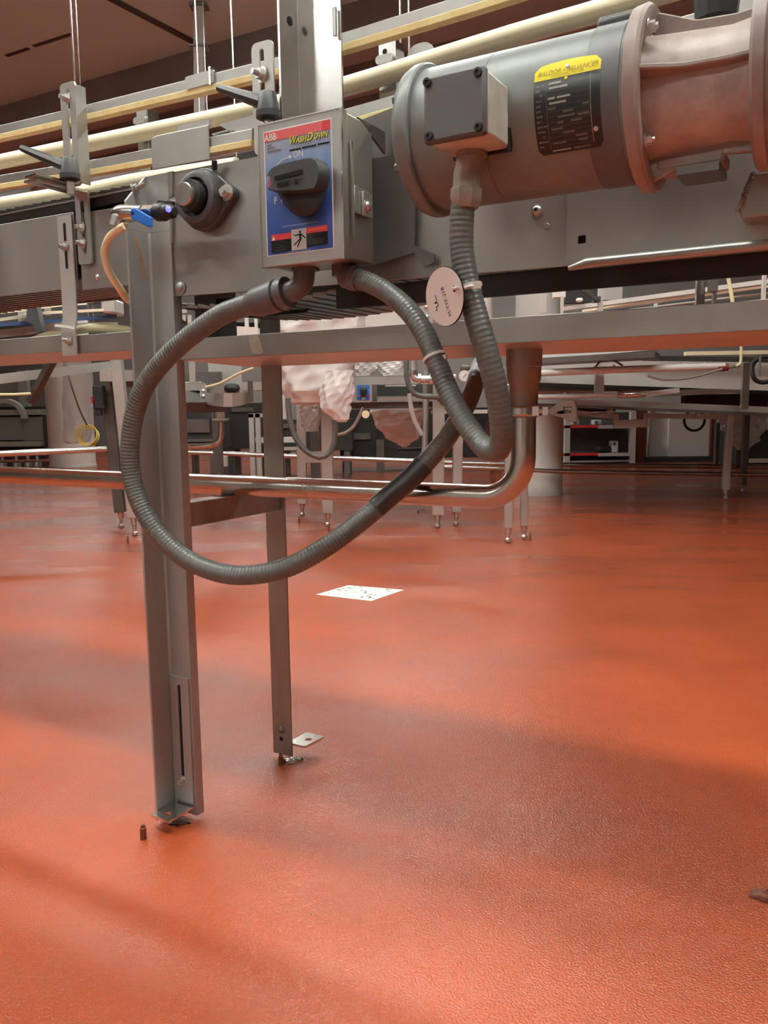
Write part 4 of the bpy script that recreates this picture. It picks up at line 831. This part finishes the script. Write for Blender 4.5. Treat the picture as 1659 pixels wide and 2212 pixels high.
t = tag(btube(None, 'air_hose', 'hosepale', [(445, 836, 4.7), (475, 828, 4.65), (520, 805, 4.6), (548, 795, 4.6)], 2.6), 'pale yellow hose slanting up behind the curved pan', 'hose')
DR = thing('drain_pipe', 'far steel drain pipe with elbow running left under the splayed-leg conveyor', 'pipe', at(300, 985, 5.2))
btube(DR, 'pipe_run', 'pipe', [(478, 905, 5.1), (478, 935, 5.1), (474, 952, 5.1), (462, 961, 5.1), (440, 964, 5.1), (275, 968, 5.0), (120, 975, 4.9), (-40, 982, 4.8)], 6.5, 12)
p = at(474, 912, 5.1); b = MB(idt); b.lathe(p, (0, 0, 1), [(0, .034), (.06, .034), (.062, .03), (.10, .03)], 18); b.build('outlet', 'brassy', DR); bbox(DR, 'clamp', 'brassy', 458, 904, 491, 909, 5.05, .08)
bbox(LC, 'post', 'bdark', 462, 880, 475, 1022, 5.6, .05); bbox(LC, 'post', 'bsteel', 477, 985, 490, 1008, 6.2, .05)
# guide rails of that conveyor seen in the gap above the pan
LG = thing('conveyor', 'far guide rails with black clamp and blue strip seen under the left side plates', 'conveyor', at(130, 740, 3.8), 'far conveyors')
bbar(LG, 'guide_rail', 'cream', (-60, 683, 3.6), (222, 648, 4.2), 5, .03); bbar(LG, 'guide_rail', 'cream', (-60, 699, 3.6), (75, 680, 3.9), 6, .03); bbar(LG, 'guide_rail', 'cream', (80, 677, 3.9), (222, 670, 4.1), 5.5, .03)
bbar(LG, 'blue_strip', 'bluebelt', (-60, 706, 3.6), (247, 684, 4.2), 7, .04); bbar(LG, 'frame_rail', 'bsteel', (-60, 728, 3.7), (72, 713, 3.9), 16, .05); bbar(LG, 'frame_rail', 'bsteel', (160, 702, 4.0), (247, 700, 4.2), 7, .05)
bbar(LG, 'belt_bed', 'deep', (-60, 690, 4.3), (247, 668, 4.8), 26, .05)
b = MB(idt); q = [at(x, y, 3.75) for x, y in ((60, 660), (78, 656), (85, 690), (92, 715), (80, 722), (70, 700), (55, 695), (58, 675))]; b.add(q+[p+Vector((0, .05, 0)) for p in q], [tuple(range(8)), tuple(range(15, 7, -1))]+[(i, (i+1) % 8, 8+(i+1) % 8, 8+i) for i in range(8)]); b.build('clamp_block', 'lever', LG, smooth=0)
bbox(LG, 'bracket', 'bsteel', 40, 655, 50, 700, 3.85, .03); bbox(LG, 'bracket', 'bsteel', 96, 655, 104, 680, 4.0, .03)
bbox(LG, 'corner_box', 'bsteel', 218, 644, 247, 677, 4.1, .15, bevel=.01)
# white housing with a fan opening, rails behind it
WH = thing('fan_housing', 'white machine housing with a round dark fan opening seen above the drip pan', 'housing', at(510, 760, 4.0))
b = MB(idt); q = [at(x, y, 4.0) for x, y in ((445, 760), (470, 722), (486, 703), (498, 704), (556, 707), (556, 760))]; n = len(q); b.add(q+[p+Vector((0, .3, 0)) for p in q], [tuple(range(n)), tuple(range(2*n-1, n-1, -1))]+[(i, (i+1) % n, n+(i+1) % n, n+i) for i in range(n)]); b.build('shell', 'white', WH, smooth=0)
p = at(485, 730, 3.99); b = MB(idt); b.lathe(p, (0, -1, 0), [(0, .032), (.004, .034), (.004, 0)], 24); b.build('fan_opening', 'deep', WH)
dome_bolt(WH, at(484, 711, 3.99), (0, -1, 0), .006, T=idt)
bbar(WH, 'rail', 'bdark', (370, 690, 4.4), (600, 694, 4.4), 9, .05); bbar(WH, 'frame_rail', 'bsteel', (370, 660, 4.5), (560, 668, 4.5), 10, .05); bbar(WH, 'rail', 'deep', (370, 702, 4.45), (600, 706, 4.45), 12, .05)
for x in (397, 409, 532, 553): bbox(WH, 'upright', 'bpaint', x-2.5, 640 if x == 532 else 680, x+2.5, 725, 4.35, .02)
bbox(WH, 'bracket', 'bsteel', 388, 655, 402, 676, 4.3, .02)
# ---- middle conveyor with bags, legs and switch
MC = floor_thing('conveyor', 'stainless conveyor on levelling feet in the middle distance behind the big loop', 'conveyor', 800, 1130, 'far conveyors')
foot_leg(MC, 650, 780, 653, 1088, 20, 5.38, (653, 1115)); foot_leg(MC, 704, 780, 709, 1108, 24, 4.91, (708, 1137)); foot_leg(MC, 948, 826, 946, 1112, 25, 4.8, (945, 1140)); foot_leg(MC, 990, 900, 986, 1106, 21, 4.88, (985, 1135))
foot_leg(MC, 1102, 830, 1098, 1140, 17, 4.25, (1097, 1172)); foot_leg(MC, 1131, 830, 1132, 1136, 16, 4.34, (1132, 1165))
bbox(MC, 'leg_plate', 'bsteel', 654, 975, 716, 1000, 5.0, .02); bbox(MC, 'leg_inner', 'bdark', 672, 930, 690, 1030, 5.45, .03)
btube(MC, 'upright_tube', 'bsteel', [(921, 800, 5.0), (917, 1020, 5.0)], 7)
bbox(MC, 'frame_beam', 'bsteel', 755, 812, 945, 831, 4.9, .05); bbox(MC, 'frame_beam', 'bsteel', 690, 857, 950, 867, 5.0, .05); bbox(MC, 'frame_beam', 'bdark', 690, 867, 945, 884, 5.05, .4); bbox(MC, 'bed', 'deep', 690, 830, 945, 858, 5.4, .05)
bbox(MC, 'light_slot', 'bpaint', 832, 831, 898, 835, 5.2, .02); bbox(MC, 'post', 'bdark', 800, 832, 814, 868, 4.88, .04)
bbar(MC, 'cross_beam', 'bpaint', (930, 890, 5.3), (1052, 889, 5.3), 8, .05); bbox(MC, 'vertical_plate', 'bsteel', 1000, 790, 1090, 803, 5.0, .03)
bbox(MC, 'guide_plate', 'bpaint', 860, 670, 905, 712, 4.3, .03); bbox(MC, 'guide_plate', 'bsteel', 895, 655, 935, 698, 4.3, .03)
bbox(MC, 'side_plate', 'bpaint', 790, 672, 870, 705, 4.5, .03)
for y in (663, 685): dome_bolt(MC, at(922, y, 4.3), (0, -1, 0), .012, T=idt)
btube(MC, 'roller_drum', 'bpaint', [(1047, 620, 4.6), (1047, 700, 4.6)], 16, 18)
SW2 = thing('disconnect_switch', 'small far switch box with blue label hanging under the middle conveyor', 'switch box', at(785, 866, 4.75))
bbox(SW2, 'box_body', 'bsteel', 762, 829, 803, 867, 4.76, .1); bbox(SW2, 'label_print', 'bluehandle', 771, 832, 798, 864, 4.755, .004); bbox(SW2, 'handle', 'black', 777, 834, 793, 858, 4.70, .05, bevel=.02)
for x in (773, 793): bbox(SW2, 'label_mark', 'red', x, 854, x+6, 857, 4.752, .003)
bbox(SW2, 'label_mark', 'white', 782, 858, 789, 864, 4.752, .003)
def hose(name, label, m, pts, r): return tag(btube(None, name, m, pts, r), label, 'hose')
hose('cable_conduit', 'grey conduit hanging in a loop below the wrapped machine', 'conduit', [(622, 860, 4.6), (625, 900, 4.6), (638, 945, 4.6), (662, 975, 4.6), (690, 988, 4.6), (712, 978, 4.6), (722, 955, 4.6), (724, 925, 4.6), (722, 900, 4.6)], 6)
hose('cable', 'thin grey-brown cable rising right from the hanging conduit loop', 'brassy', [(724, 940, 4.7), (745, 936, 4.7), (765, 920, 4.7), (778, 895, 4.7), (785, 880, 4.7)], 4)
hose('cable_conduit', 'grey conduit curving from above into the middle conveyor leg', 'conduit', [(877, 760, 4.7), (879, 815, 4.7), (888, 842, 4.7), (905, 855, 4.7), (945, 858, 4.7), (957, 870, 4.75)], 6)
hose('clear_hose', 'clear plastic hose hanging beside the tubular upright', 'bagclear', [(884, 850, 4.6), (888, 880, 4.6), (896, 910, 4.6), (912, 940, 4.6)], 5)
t = thing('equipment_tag', 'small tan round tag on the far cable', 'tag', at(790, 900, 4.65)); b = MB(idt); b.lathe(at(790, 895, 4.65), (-.2, -1, .1), [(0, .022), (.003, .022)], 20); b.build('tag_disc', 'hose', t)
AP = thing('air_pipe', 'galvanised air pipe with elbow and union at the middle conveyor', 'pipe', at(940, 830, 4.6))
btube(AP, 'pipe_run', 'bsteel', [(893, 760, 4.6), (893, 806, 4.6), (896, 815, 4.6), (905, 819, 4.6), (945, 819, 4.6)], 8, 12, .01); btube(AP, 'pipe_run', 'bpaint', [(945, 817, 4.6), (985, 814, 4.6)], 6, 12)
for p0, p1, r in (((893, 800), (893, 808), 11), ((903, 819), (909, 819), 11), ((928, 819), (944, 819), 12)): btube(AP, 'pipe_union', 'bright', [(*p0, 4.6), (*p1, 4.6)], r, 8)
GA = thing('pressure_gauge', 'small round white pressure gauge between the conduits', 'gauge', at(1003, 826, 4.5))
p = at(1003, 812, 4.5); b = MB(idt); b.lathe(p, (0, -1, 0), [(-.03, .028), (0, .031), (.004, .031), (.004, .028)], 24); b.build('gauge_case', 'bsteel', GA)
b = MB(idt); b.lathe(p, (0, -1, 0), [(.0042, .028), (.0050, .028)], 24); b.build('gauge_dial', 'white', GA)
b = MB(idt); b.bar(p+Vector((-.008, -.007, -.010)), p+Vector((.010, -.007, .012)), .002, .003, (0, 1, 0)); b.build('gauge_needle', 'ink', GA)
for k in range(9):
    an = math.radians(-45+k*33.75); b = MB(idt); c_ = p+Vector((0, -.0062, 0)); b.bar(c_+Vector((math.cos(an)*.019, 0, math.sin(an)*.019)), c_+Vector((math.cos(an)*.024, 0, math.sin(an)*.024)), .001, .002, (0, 1, 0)); b.build('gauge_tick', 'ink', GA)
bbox(GA, 'regulator', 'bdark', 996, 788, 1016, 800, 4.5, .08, bevel=.008)
# ---- plastic bags
def bag(name, label, rows, Y, m, fold=.10, nz=40, flat=.55, seed=1):
    rnd = random.Random(seed); ph = [rnd.uniform(0, 6.28) for _ in range(6)]; P = []; nt = 72
    ys = [r[0] for r in rows]
    for i in range(nz+1):
        y = ys[0]+(ys[-1]-ys[0])*i/nz; k = max(j for j in range(len(rows)) if rows[j][0] <= y+1e-6); k = min(k, len(rows)-2); f = (y-rows[k][0])/(rows[k+1][0]-rows[k][0]); f = f*f*(3-2*f)
        cx_ = rows[k][1]+(rows[k+1][1]-rows[k][1])*f; hw = rows[k][2]+(rows[k+1][2]-rows[k][2])*f; c = at(cx_, y, Y); w = hw/ppm(Y)
        for j in range(nt):
            a = 2*math.pi*j/nt; g = 1+fold*(.5*math.sin(3*a+ph[0]+i*.13)+.7*(.6-abs(math.sin(3.5*a+ph[1]-i*.16)))+.5*(.6-abs(math.sin(5*a+ph[2]+i*.24)))+.3*(.6-abs(math.sin(i*.55+2*a+ph[3])))); P.append(c+Vector((w*g*math.cos(a), w*flat*g*math.sin(a), 0)))
    fs = [(i*nt+j, i*nt+(j+1) % nt, (i+1)*nt+(j+1) % nt, (i+1)*nt+j) for i in range(nz) for j in range(nt)]+[tuple(range(nt)), tuple(nz*nt+j for j in range(nt))]
    b = MB(idt); b.add(P, fs); return tag(b.build(name, m, smooth=24), label, 'bag', 'plastic bags over machine parts')
bag('plastic_bag', 'large white plastic bag wrapped over a machine right of the rear leg', [(676, 695, 96), (740, 690, 90), (800, 686, 82), (840, 682, 78), (868, 676, 52), (874, 670, 30)], 4.75, 'bag', .12, seed=3)
bag('plastic_bag', 'twisted tail of white plastic bag pointing down right beside the hanging conduit', [(800, 735, 28), (850, 728, 36), (880, 722, 32), (905, 735, 18), (912, 740, 8)], 4.42, 'bag', .16, seed=5)
bag('plastic_bag', 'small clear plastic bag end dangling between the two middle legs', [(866, 672, 28), (895, 673, 22), (915, 672, 19), (932, 672, 14)], 5.1, 'bagclear', .22, seed=8)
bag('plastic_bag', 'pale plastic bag bulging behind the rear leg at its right edge', [(800, 612, 20), (860, 604, 22), (905, 606, 14)], 5.6, 'bag', .1, seed=9)
bag('plastic_bag', 'dim rounded plastic bag hanging under the middle conveyor', [(884, 858, 58), (915, 862, 50), (945, 868, 36), (960, 872, 14), (966, 873, 4)], 5.6, 'bag', .07, seed=12)
bag('plastic_bag', 'dim plastic bag hanging behind the right far legs', [(895, 1600, 52), (920, 1604, 46), (950, 1606, 32), (972, 1606, 12)], 7.2, 'bagclear', .16, seed=15)
bag('plastic_bag', 'clear plastic sleeve hanging on the thick white column', [(780, 165, 30), (850, 168, 32), (930, 170, 32), (953, 165, 30), (958, 160, 14)], 8.6, 'bagclear', .10, flat=.25, seed=21)
bag('plastic_bag', 'bright white plastic bag on the frame above the blue switch', [(775, 790, 28), (795, 790, 25), (812, 786, 18)], 5.2, 'bag', .12, seed=23); bag('plastic_bag', 'bright white plastic bag left of the galvanised air pipe', [(775, 845, 28), (795, 846, 27), (812, 848, 24)], 5.2, 'bag', .12, seed=25)
# ---- pendant, coil of yellow cable, cord
PD = thing('pendant_control', 'black hanging pendant control with a red button by the splayed legs', 'control', at(212, 890, 4.9))
bbox(PD, 'housing', 'black', 201, 832, 222, 884, 4.85, .05, bevel=.01); bbox(PD, 'button', 'red', 197, 857, 201, 871, 4.86, .02); bbox(PD, 'strain_relief', 'rubber', 206, 884, 218, 898, 4.86, .03, bevel=.006)
YC = thing('cable_coil', 'coil of thin yellow cable hanging by the thick white column', 'cable', at(192, 962, 5.4))
for k in range(4):
    c = at(186+k*3.2, 940+1.5*k, 5.4+k*.012); r = (23-k*1.6)/ppm(5.4); b = MB(idt); pts = [c+Vector((r*math.cos(a), .02*math.sin(2*a), r*math.sin(a))) for a in [2*math.pi*i/28 for i in range(29)]]; b.tube(pts, .0036, 7, caps=False); b.build('cable_turn', 'yellowcable', YC)
tag(btube(None, 'cable', 'bdark', [(140, 780, 5.3), (155, 835, 5.3), (172, 885, 5.35), (188, 918, 5.4)], 1.8), 'thin dark cord from which the yellow cable coil hangs', 'cable')
hose('air_hose', 'pale yellow hose hanging at the far left in front of the perforated machine', 'hosepale', [(-30, 852, 4.4), (30, 852, 4.4), (66, 850, 4.4)], 2.8)
# ---- dim cabinets and frames at the back
def cabinet(label, x0, y0, x1, y1, Y, d, panels, m='deep', pm='bdark'):
    f = on_z((x0+x1)/2, CY); t = thing('machine_cabinet', label, 'machine', Vector((at((x0+x1)/2, y1, Y).x, Y, 0)), 'dim machines at the back'); bbox(t, 'body', m, x0, y0, x1, y1, Y, d)
    for (a, c, e_, g, mm) in panels: bbox(t, 'panel', mm, a, c, e_, g, Y-.03, .03)
    a, c = at(x0, y1, Y), at(x1, y1, Y)
    for x in (a.x+.05, c.x-.05):
        for y in (Y+.05, Y+d-.05): b = MB(idt); b.box((x-.03, y-.03, 0), (x+.03, y+.03, a.z)); b.build('leg', 'bdark', t)
    return t
cabinet('low dark machine behind the far elbow of the drain pipe', 380, 886, 470, 972, 7.6, .6, ((388, 905, 452, 935, 'bdark'), (388, 948, 465, 955, 'bdark')))
cabinet('dark machine between the far drain elbow and the rear leg', 486, 870, 566, 970, 8.4, .5, ((500, 880, 548, 890, 'bdark'),))
cabinet('dark machine behind the hanging conduit loop', 598, 905, 760, 975, 8.2, .5, ((610, 915, 640, 925, 'bdark'), (610, 965, 660, 973, 'bpaint')))
cabinet('long dark machine behind the dim rounded bag', 735, 880, 1090, 992, 8.8, .6, ((745, 935, 800, 950, 'bdark'), (860, 965, 1000, 970, 'bdark'), (1050, 910, 1085, 985, 'wallred')))
TF = thing('table_frame', 'open grey steel table frame left of the rear leg', 'frame', Vector((at(545, 990, 6.8).x, 6.8, 0)))
bbox(TF, 'top_rail', 'bsteel', 537, 893, 600, 902, 6.8, .05)
for x in (542, 556):
    a = at(x, 893, 6.8); b = MB(idt); b.box((a.x-.02, 6.8, 0), (a.x+.02, 6.84, a.z)); b.build('leg', 'bsteel', TF)
bbox(TF, 'shelf_rail', 'bpaint', 548, 944, 640, 957, 6.85, .05)
for (x, y0, yb, Y) in ((680, 880, 1020, 8.9), (822, 950, 1022, 8.4)):
    a = on_z(x, yb); c = at(x, y0, a.y); b = MB(idt); b.box((a.x-.04, a.y-.03, 0), (a.x+.04, a.y+.03, c.z)); tag(b.build('steel_post', 'bdark'), 'slim grey steel post standing far back %s' % ('behind the hanging conduit loop' if x == 680 else 'below the dim rounded bag'), 'post', 'far steel posts')
# ---- two long pipes low down
for pts, lab in (([(330, 974, 6.5), (640, 986, 6.5), (890, 996, 6.5), (1090, 1002, 6.5), (1660, 1009, 6.5), (1720, 1010, 6.5)], 'upper of two long low steel pipes crossing the far floor'), ([(930, 1008, 6.2), (1090, 1012, 6.2), (1200, 1018, 6.2), (1660, 1026, 6.2), (1720, 1027, 6.2)], 'lower of two long low steel pipes crossing the far floor at the right')):
    t = tag(btube(None, 'floor_pipe', 'pipe', pts, 5.0, 12, .2), lab, 'pipe', 'low pipes across the far floor')
# ---- right conveyor
RC = floor_thing('conveyor', 'far stainless conveyor with pale side panel and spray pipes at the right', 'conveyor', 1500, 1070, 'far conveyors')
b = MB(idt); q = [at(*p) for p in ((1150, 792, 5.6), (1400, 776, 5.6), (1720, 786, 5.6), (1720, 846, 5.6), (1150, 826, 5.6))]; n = 5; b.add(q+[p+Vector((0, .03, 0)) for p in q], [tuple(range(n)), tuple(range(2*n-1, n-1, -1))]+[(i, (i+1) % n, n+(i+1) % n, n+i) for i in range(n)]); b.build('side_panel', 'bpaint', RC, smooth=0)
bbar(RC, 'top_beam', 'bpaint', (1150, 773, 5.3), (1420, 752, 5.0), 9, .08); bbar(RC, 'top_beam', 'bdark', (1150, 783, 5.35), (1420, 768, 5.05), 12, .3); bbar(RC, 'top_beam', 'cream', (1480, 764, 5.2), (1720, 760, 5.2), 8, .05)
bbar(RC, 'belt_edge', 'deep', (1390, 774, 5.5), (1720, 778, 5.5), 10, .05); bbar(RC, 'shadow_gap', 'deep', (1150, 829, 5.75), (1720, 850, 5.75), 8, .03)  # the gap is a near-black bar, shade under the panel put into colour
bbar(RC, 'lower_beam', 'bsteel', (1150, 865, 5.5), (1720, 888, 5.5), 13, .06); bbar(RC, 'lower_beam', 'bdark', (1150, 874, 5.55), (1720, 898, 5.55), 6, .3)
bbar(RC, 'third_beam', 'bpaint', (1218, 889, 6.2), (1335, 901, 6.2), 10, .05); bbar(RC, 'third_beam', 'bpaint', (1392, 898, 6.2), (1600, 901, 6.2), 11, .05); bbar(RC, 'link_plate', 'bsteel', (1325, 916, 6.0), (1400, 914, 6.0), 17, .03)
for x, y in ((1331, 902), (1396, 900)): bbox(RC, 'link_lug', 'bsteel', x-5, y-8, x+5, y+20, 5.98, .02)
bbox(RC, 'hanger_post', 'bsteel', 1286, 790, 1306, 856, 5.45, .04); bbar(RC, 'bracket', 'bright', (1613, 785, 5.35), (1606, 884, 5.35), 0, 1) if 0 else bbox(RC, 'bracket', 'bright', 1602, 783, 1621, 884, 5.35, .03)
foot_leg(RC, 1577, 892, 1567, 1058, 14, 6.0, (1568, 1078)); foot_leg(RC, 1613, 892, 1605, 1046, 12, 6.43, (1605, 1063), 'bdark')
bbox(RC, 'leg', 'bdark', 1545, 913, 1556, 1003, 7.5, .05); bbox(RC, 'inner_bed', 'deep', 1240, 874, 1330, 890, 6.6, .1); bbox(RC, 'inner_panel', 'bpaint', 1225, 830, 1290, 852, 6.4, .03); bbox(RC, 'inner_bed', 'deep', 1480, 850, 1660, 882, 6.6, .1)
bbar(RC, 'inner_rail', 'bsteel', (1400, 852, 5.7), (1600, 842, 5.7), 12, .03); bbar(RC, 'cover_rail', 'bpaint', (1392, 853, 5.4), (1465, 843, 5.4), 10, .05)
for x, y in ((1412, 885), (1509, 888), (1320, 880)): bbox(RC, 'drop_bracket', 'bpaint', x-4, y, x+4, y+14, 6.1, .03)
a, c = at(1150, 850, 5.9), at(1800, 850, 5.9); b = MB(idt); b.box((a.x, 5.75, a.z+.02), (c.x, 7.2, a.z+.05)); b.build('shade_deck', 'bdark', RC, smooth=0)  # wide slab added to shade the floor beneath this conveyor
SP = thing('spray_pipe', 'white spray pipe with nozzles along the far right conveyor', 'pipe', at(1380, 810, 5.2))
btube(SP, 'pipe_run', 'white', [(1155, 806, 5.2), (1380, 797, 5.2), (1565, 791, 5.2)], 7.5, 14, .1); btube(SP, 'coupling', 'rust', [(1548, 795, 5.2), (1572, 793, 5.2)], 8, 12); btube(SP, 'end_fitting', 'brassy', [(1572, 793, 5.2), (1598, 790, 5.2)], 4, 8)
for x, y in ((1285, 791), (1326, 789), (1478, 785), (1522, 783)): btube(SP, 'nozzle', 'white', [(x, y+8, 5.2), (x, y-1, 5.2)], 2.6, 8)
SP2 = thing('spray_pipe', 'lower pale pipe with a clear sleeve along the far right conveyor', 'pipe', at(1300, 866, 5.3))
btube(SP2, 'pipe_run', 'bpaint', [(1155, 858, 5.3), (1330, 853, 5.3)], 5.5, 12); btube(SP2, 'sleeve', 'bright', [(1333, 853, 5.25), (1383, 852, 5.25)], 7.5, 12); btube(SP2, 'end_fitting', 'brassy', [(1383, 852, 5.3), (1395, 851, 5.3)], 6, 8)
hose('cable', 'brown cable sagging below the white spray pipe', 'brassy', [(1400, 812, 5.1), (1430, 820, 5.1), (1480, 818, 5.1), (1530, 806, 5.1), (1560, 797, 5.1)], 2.4)
hose('cable', 'dark cable arching over the white spray pipe', 'bdark', [(1287, 792, 5.15), (1300, 778, 5.15), (1320, 776, 5.15), (1345, 790, 5.15)], 2)
hose('cable', 'thin grey cable sagging across the third beam behind the clamp wing nut', 'brassy', [(1222, 888, 5.9), (1260, 897, 5.9), (1300, 892, 5.9), (1332, 877, 5.9)], 1.6)
hose('air_hose', 'pale yellow hose dropping to the end of the white spray pipe', 'hosepale', [(1601, 730, 5.1), (1601, 770, 5.1), (1599, 785, 5.1), (1590, 790, 5.1)], 3)
CC_ = thing('cable_coil', 'coil of black cable hanging at the right edge', 'cable', at(1650, 826, 4.9))
for k in range(4):
    c = at(1650, 798, 4.9+k*.015); r = (27-2*(k % 2))/ppm(4.9); b = MB(idt); pts = [c+Vector((r*math.cos(a), .01*math.sin(3*a+k), r*math.sin(a)*(1+.04*k))) for a in [2*math.pi*i/28 for i in range(29)]]; b.tube(pts, .009, 8, caps=False); b.build('cable_turn', 'rubber', CC_)
bbox(CC_, 'tie', 'inkgrey', 1641, 768, 1645, 812, 4.86, .02)
p = at(1500, 908, 6.4); b = MB(idt); r = 22/ppm(6.4); b.tube([p+Vector((r*math.cos(a), 0, r*math.sin(a))) for a in [2*math.pi*i/32 for i in range(33)]], .010, 8, caps=False); tag(b.build('hose_hoop', 'rubber'), 'black hose loop hanging in front of the far white panels', 'hose')
# guide rails of the right conveyor in the gap above the drip pan
RG = thing('conveyor', 'far guide rails rising to the right in the gap above the drip pan', 'conveyor', at(1400, 720, 4.4), 'far conveyors')
bbar(RG, 'guide_rail', 'bpaint', (1215, 668, 4.6), (1720, 600, 4.0), 9, .03); bbar(RG, 'guide_rail', 'cream', (1260, 672, 4.6), (1720, 610, 4.0), 5, .03); bbar(RG, 'guide_rail', 'bpaint', (1260, 682, 4.65), (1720, 626, 4.05), 4, .03)
bbar(RG, 'belt_bed', 'deep', (1290, 682, 4.8), (1720, 632, 4.2), 14, .1); bbar(RG, 'side_plate', 'bpaint', (1290, 692, 4.55), (1720, 647, 3.95), 14, .03)
for (x, y0, y1, w, m) in ((1215, 640, 690, 6, 'bpaint'), (1298, 622, 678, 11, 'bpaint'), (1514, 600, 660, 20, 'bright'), (1545, 605, 655, 9, 'bdark'), (1652, 590, 650, 9, 'bpaint'), (1418, 655, 668, 6, 'bpaint')): bbox(RG, 'upright', m, x-w/2, y0, x+w/2, y1, 3.98, .02)
bbar(RG, 'clamp_handle', 'lever', (1262, 625, 3.95), (1290, 648, 3.95), 8, .03); bbox(RG, 'clamp_block', 'lever', 1284, 640, 1298, 652, 3.95, .05); bbox(RG, 'clamp_block', 'bdark', 1535, 600, 1552, 630, 3.92, .04)
bbox(RG, 'bracket', 'bpaint', 1166, 630, 1180, 676, 4.4, .02); bbox(RG, 'bracket', 'white', 1197, 628, 1222, 642, 4.5, .05); bbox(RG, 'panel', 'deep', 1220, 620, 1300, 655, 5.2, .05); bbox(RG, 'panel', 'bpaint', 1300, 606, 1345, 648, 5.3, .05)
bbox(RG, 'lens', 'white', 1246, 643, 1260, 652, 4.5, .03, bevel=.008)
hose('air_hose', 'pale hose slanting across the far guide rails at the right', 'hosepale', [(1573, 600, 3.9), (1578, 625, 3.9), (1584, 660, 3.9)], 4)
# ---- rack with red and grey shelves, white doors, wall colours
RK = thing('storage_rack', 'far storage rack with red and grey shelf edges', 'rack', Vector((at(1300, 1000, 9.6).x, 9.6, 0)))
for x in (1226, 1368): 
    a = at(x, 890, 9.6); b = MB(idt); b.box((a.x-.03, 9.58, 0), (a.x+.03, 9.66, a.z)); b.build('upright', 'bpaint', RK)
for y in (922, 982):
    bbox(RK, 'shelf_edge', 'red', 1215, y-4, 1293, y+3, 9.58, .03); bbox(RK, 'shelf_edge', 'bpaint', 1293, y-4, 1362, y+4, 9.57, .03); a = at(1215, y, 9.6); c = at(1364, y, 9.6); b = MB(idt); b.box((a.x, 9.61, a.z-.01), (c.x, 10.1, a.z+.01)); b.build('shelf', 'bdark', RK)
bbox(RK, 'back_panel', 'bdark', 1215, 890, 1366, 1000, 10.12, .03); bbox(RK, 'foot_rail', 'bpaint', 1218, 994, 1360, 999, 9.6, .05)
for (x0, y0, x1, y1, m, lab) in ((1238, 906, 1252, 918, 'bpaint', 'small grey box on the upper shelf of the far rack, left one'), (1283, 907, 1300, 918, 'bpaint', 'small grey box on the upper shelf of the far rack, right one'), (1322, 953, 1336, 978, 'white', 'white bracket-shaped part on the lower rack shelf'), (1290, 963, 1320, 976, 'rubber', 'black machine part on the lower rack shelf')):
    t = thing('stored_part', lab, 'part', at((x0+x1)/2, y1, 9.65), 'parts on the far rack'); bbox(t, 'block', m, x0, y0, x1, y1, 9.65, .15, bevel=.01); bbox(t, 'boss', 'bdark', x0+3, y0+3, x0+8, y0+8, 9.63, .03)
WP = thing('panel_door', 'pair of far white panels with a black base at the right', 'panel', Vector((at(1470, 1000, 9.8).x, 9.8, 0)))
bbox(WP, 'panel_leaf', 'bpaint', 1401, 890, 1442, 988, 9.85, .05); bbox(WP, 'panel_leaf', 'white', 1443, 890, 1533, 990, 9.8, .05); bbox(WP, 'base', 'deep', 1395, 986, 1545, 1006, 9.7, .2); bbox(WP, 'side_trim', 'wallred', 1372, 880, 1399, 1004, 9.75, .05); bbox(WP, 'side_trim', 'wallred', 1534, 880, 1548, 1004, 9.75, .05)
cabinet('dim grey machine at the right edge behind the far legs', 1590, 930, 1720, 1004, 9.0, .5, ((1620, 990, 1700, 1000, 'bpaint'),))
p0, p1 = on_z(1463, 1048, .002), on_z(1515, 1050, .002); b = MB(idt); b.bar(p0, p1, .03, .003); tag(b.build('floor_strip', 'bpaint'), 'thin pale strip lying on the dark far floor at the right', 'strip')
# small leftover bracket on the floor in the middle distance
HB = floor_thing('loose_bracket', 'small bent steel bracket standing on an anchor in the mid floor', 'bracket', 905, 1105)
bbox(HB, 'plate', 'bright', 907, 1091, 917, 1102, 5.5, .01); bbox(HB, 'tab', 'bright', 900, 1101, 917, 1104, 5.5, .02); bbox(HB, 'stud', 'rust', 901, 1104, 904, 1112, 5.45, .02)
for (px, py) in ((277, 1175), (646, 1131), (711, 1147), (1145, 1168)):
    p = on_z(px, py); b = MB(idt); b.lathe(p, (0, 0, 1), [(0, .006), (.03, .006), (.032, .004), (.045, .003)], 8); tag(b.build('anchor_stud', 'rust'), {277: 'tiny rusty stud in the floor left of the front leg under the far legs', 646: 'tiny rusty stud below the left of the two legs under the wrapped machine', 711: 'tiny rusty stud below the right of the two legs under the wrapped machine', 1145: 'tiny rusty stud right of the far legs by the drain elbow'}[px], 'stud', 'floor anchor studs')
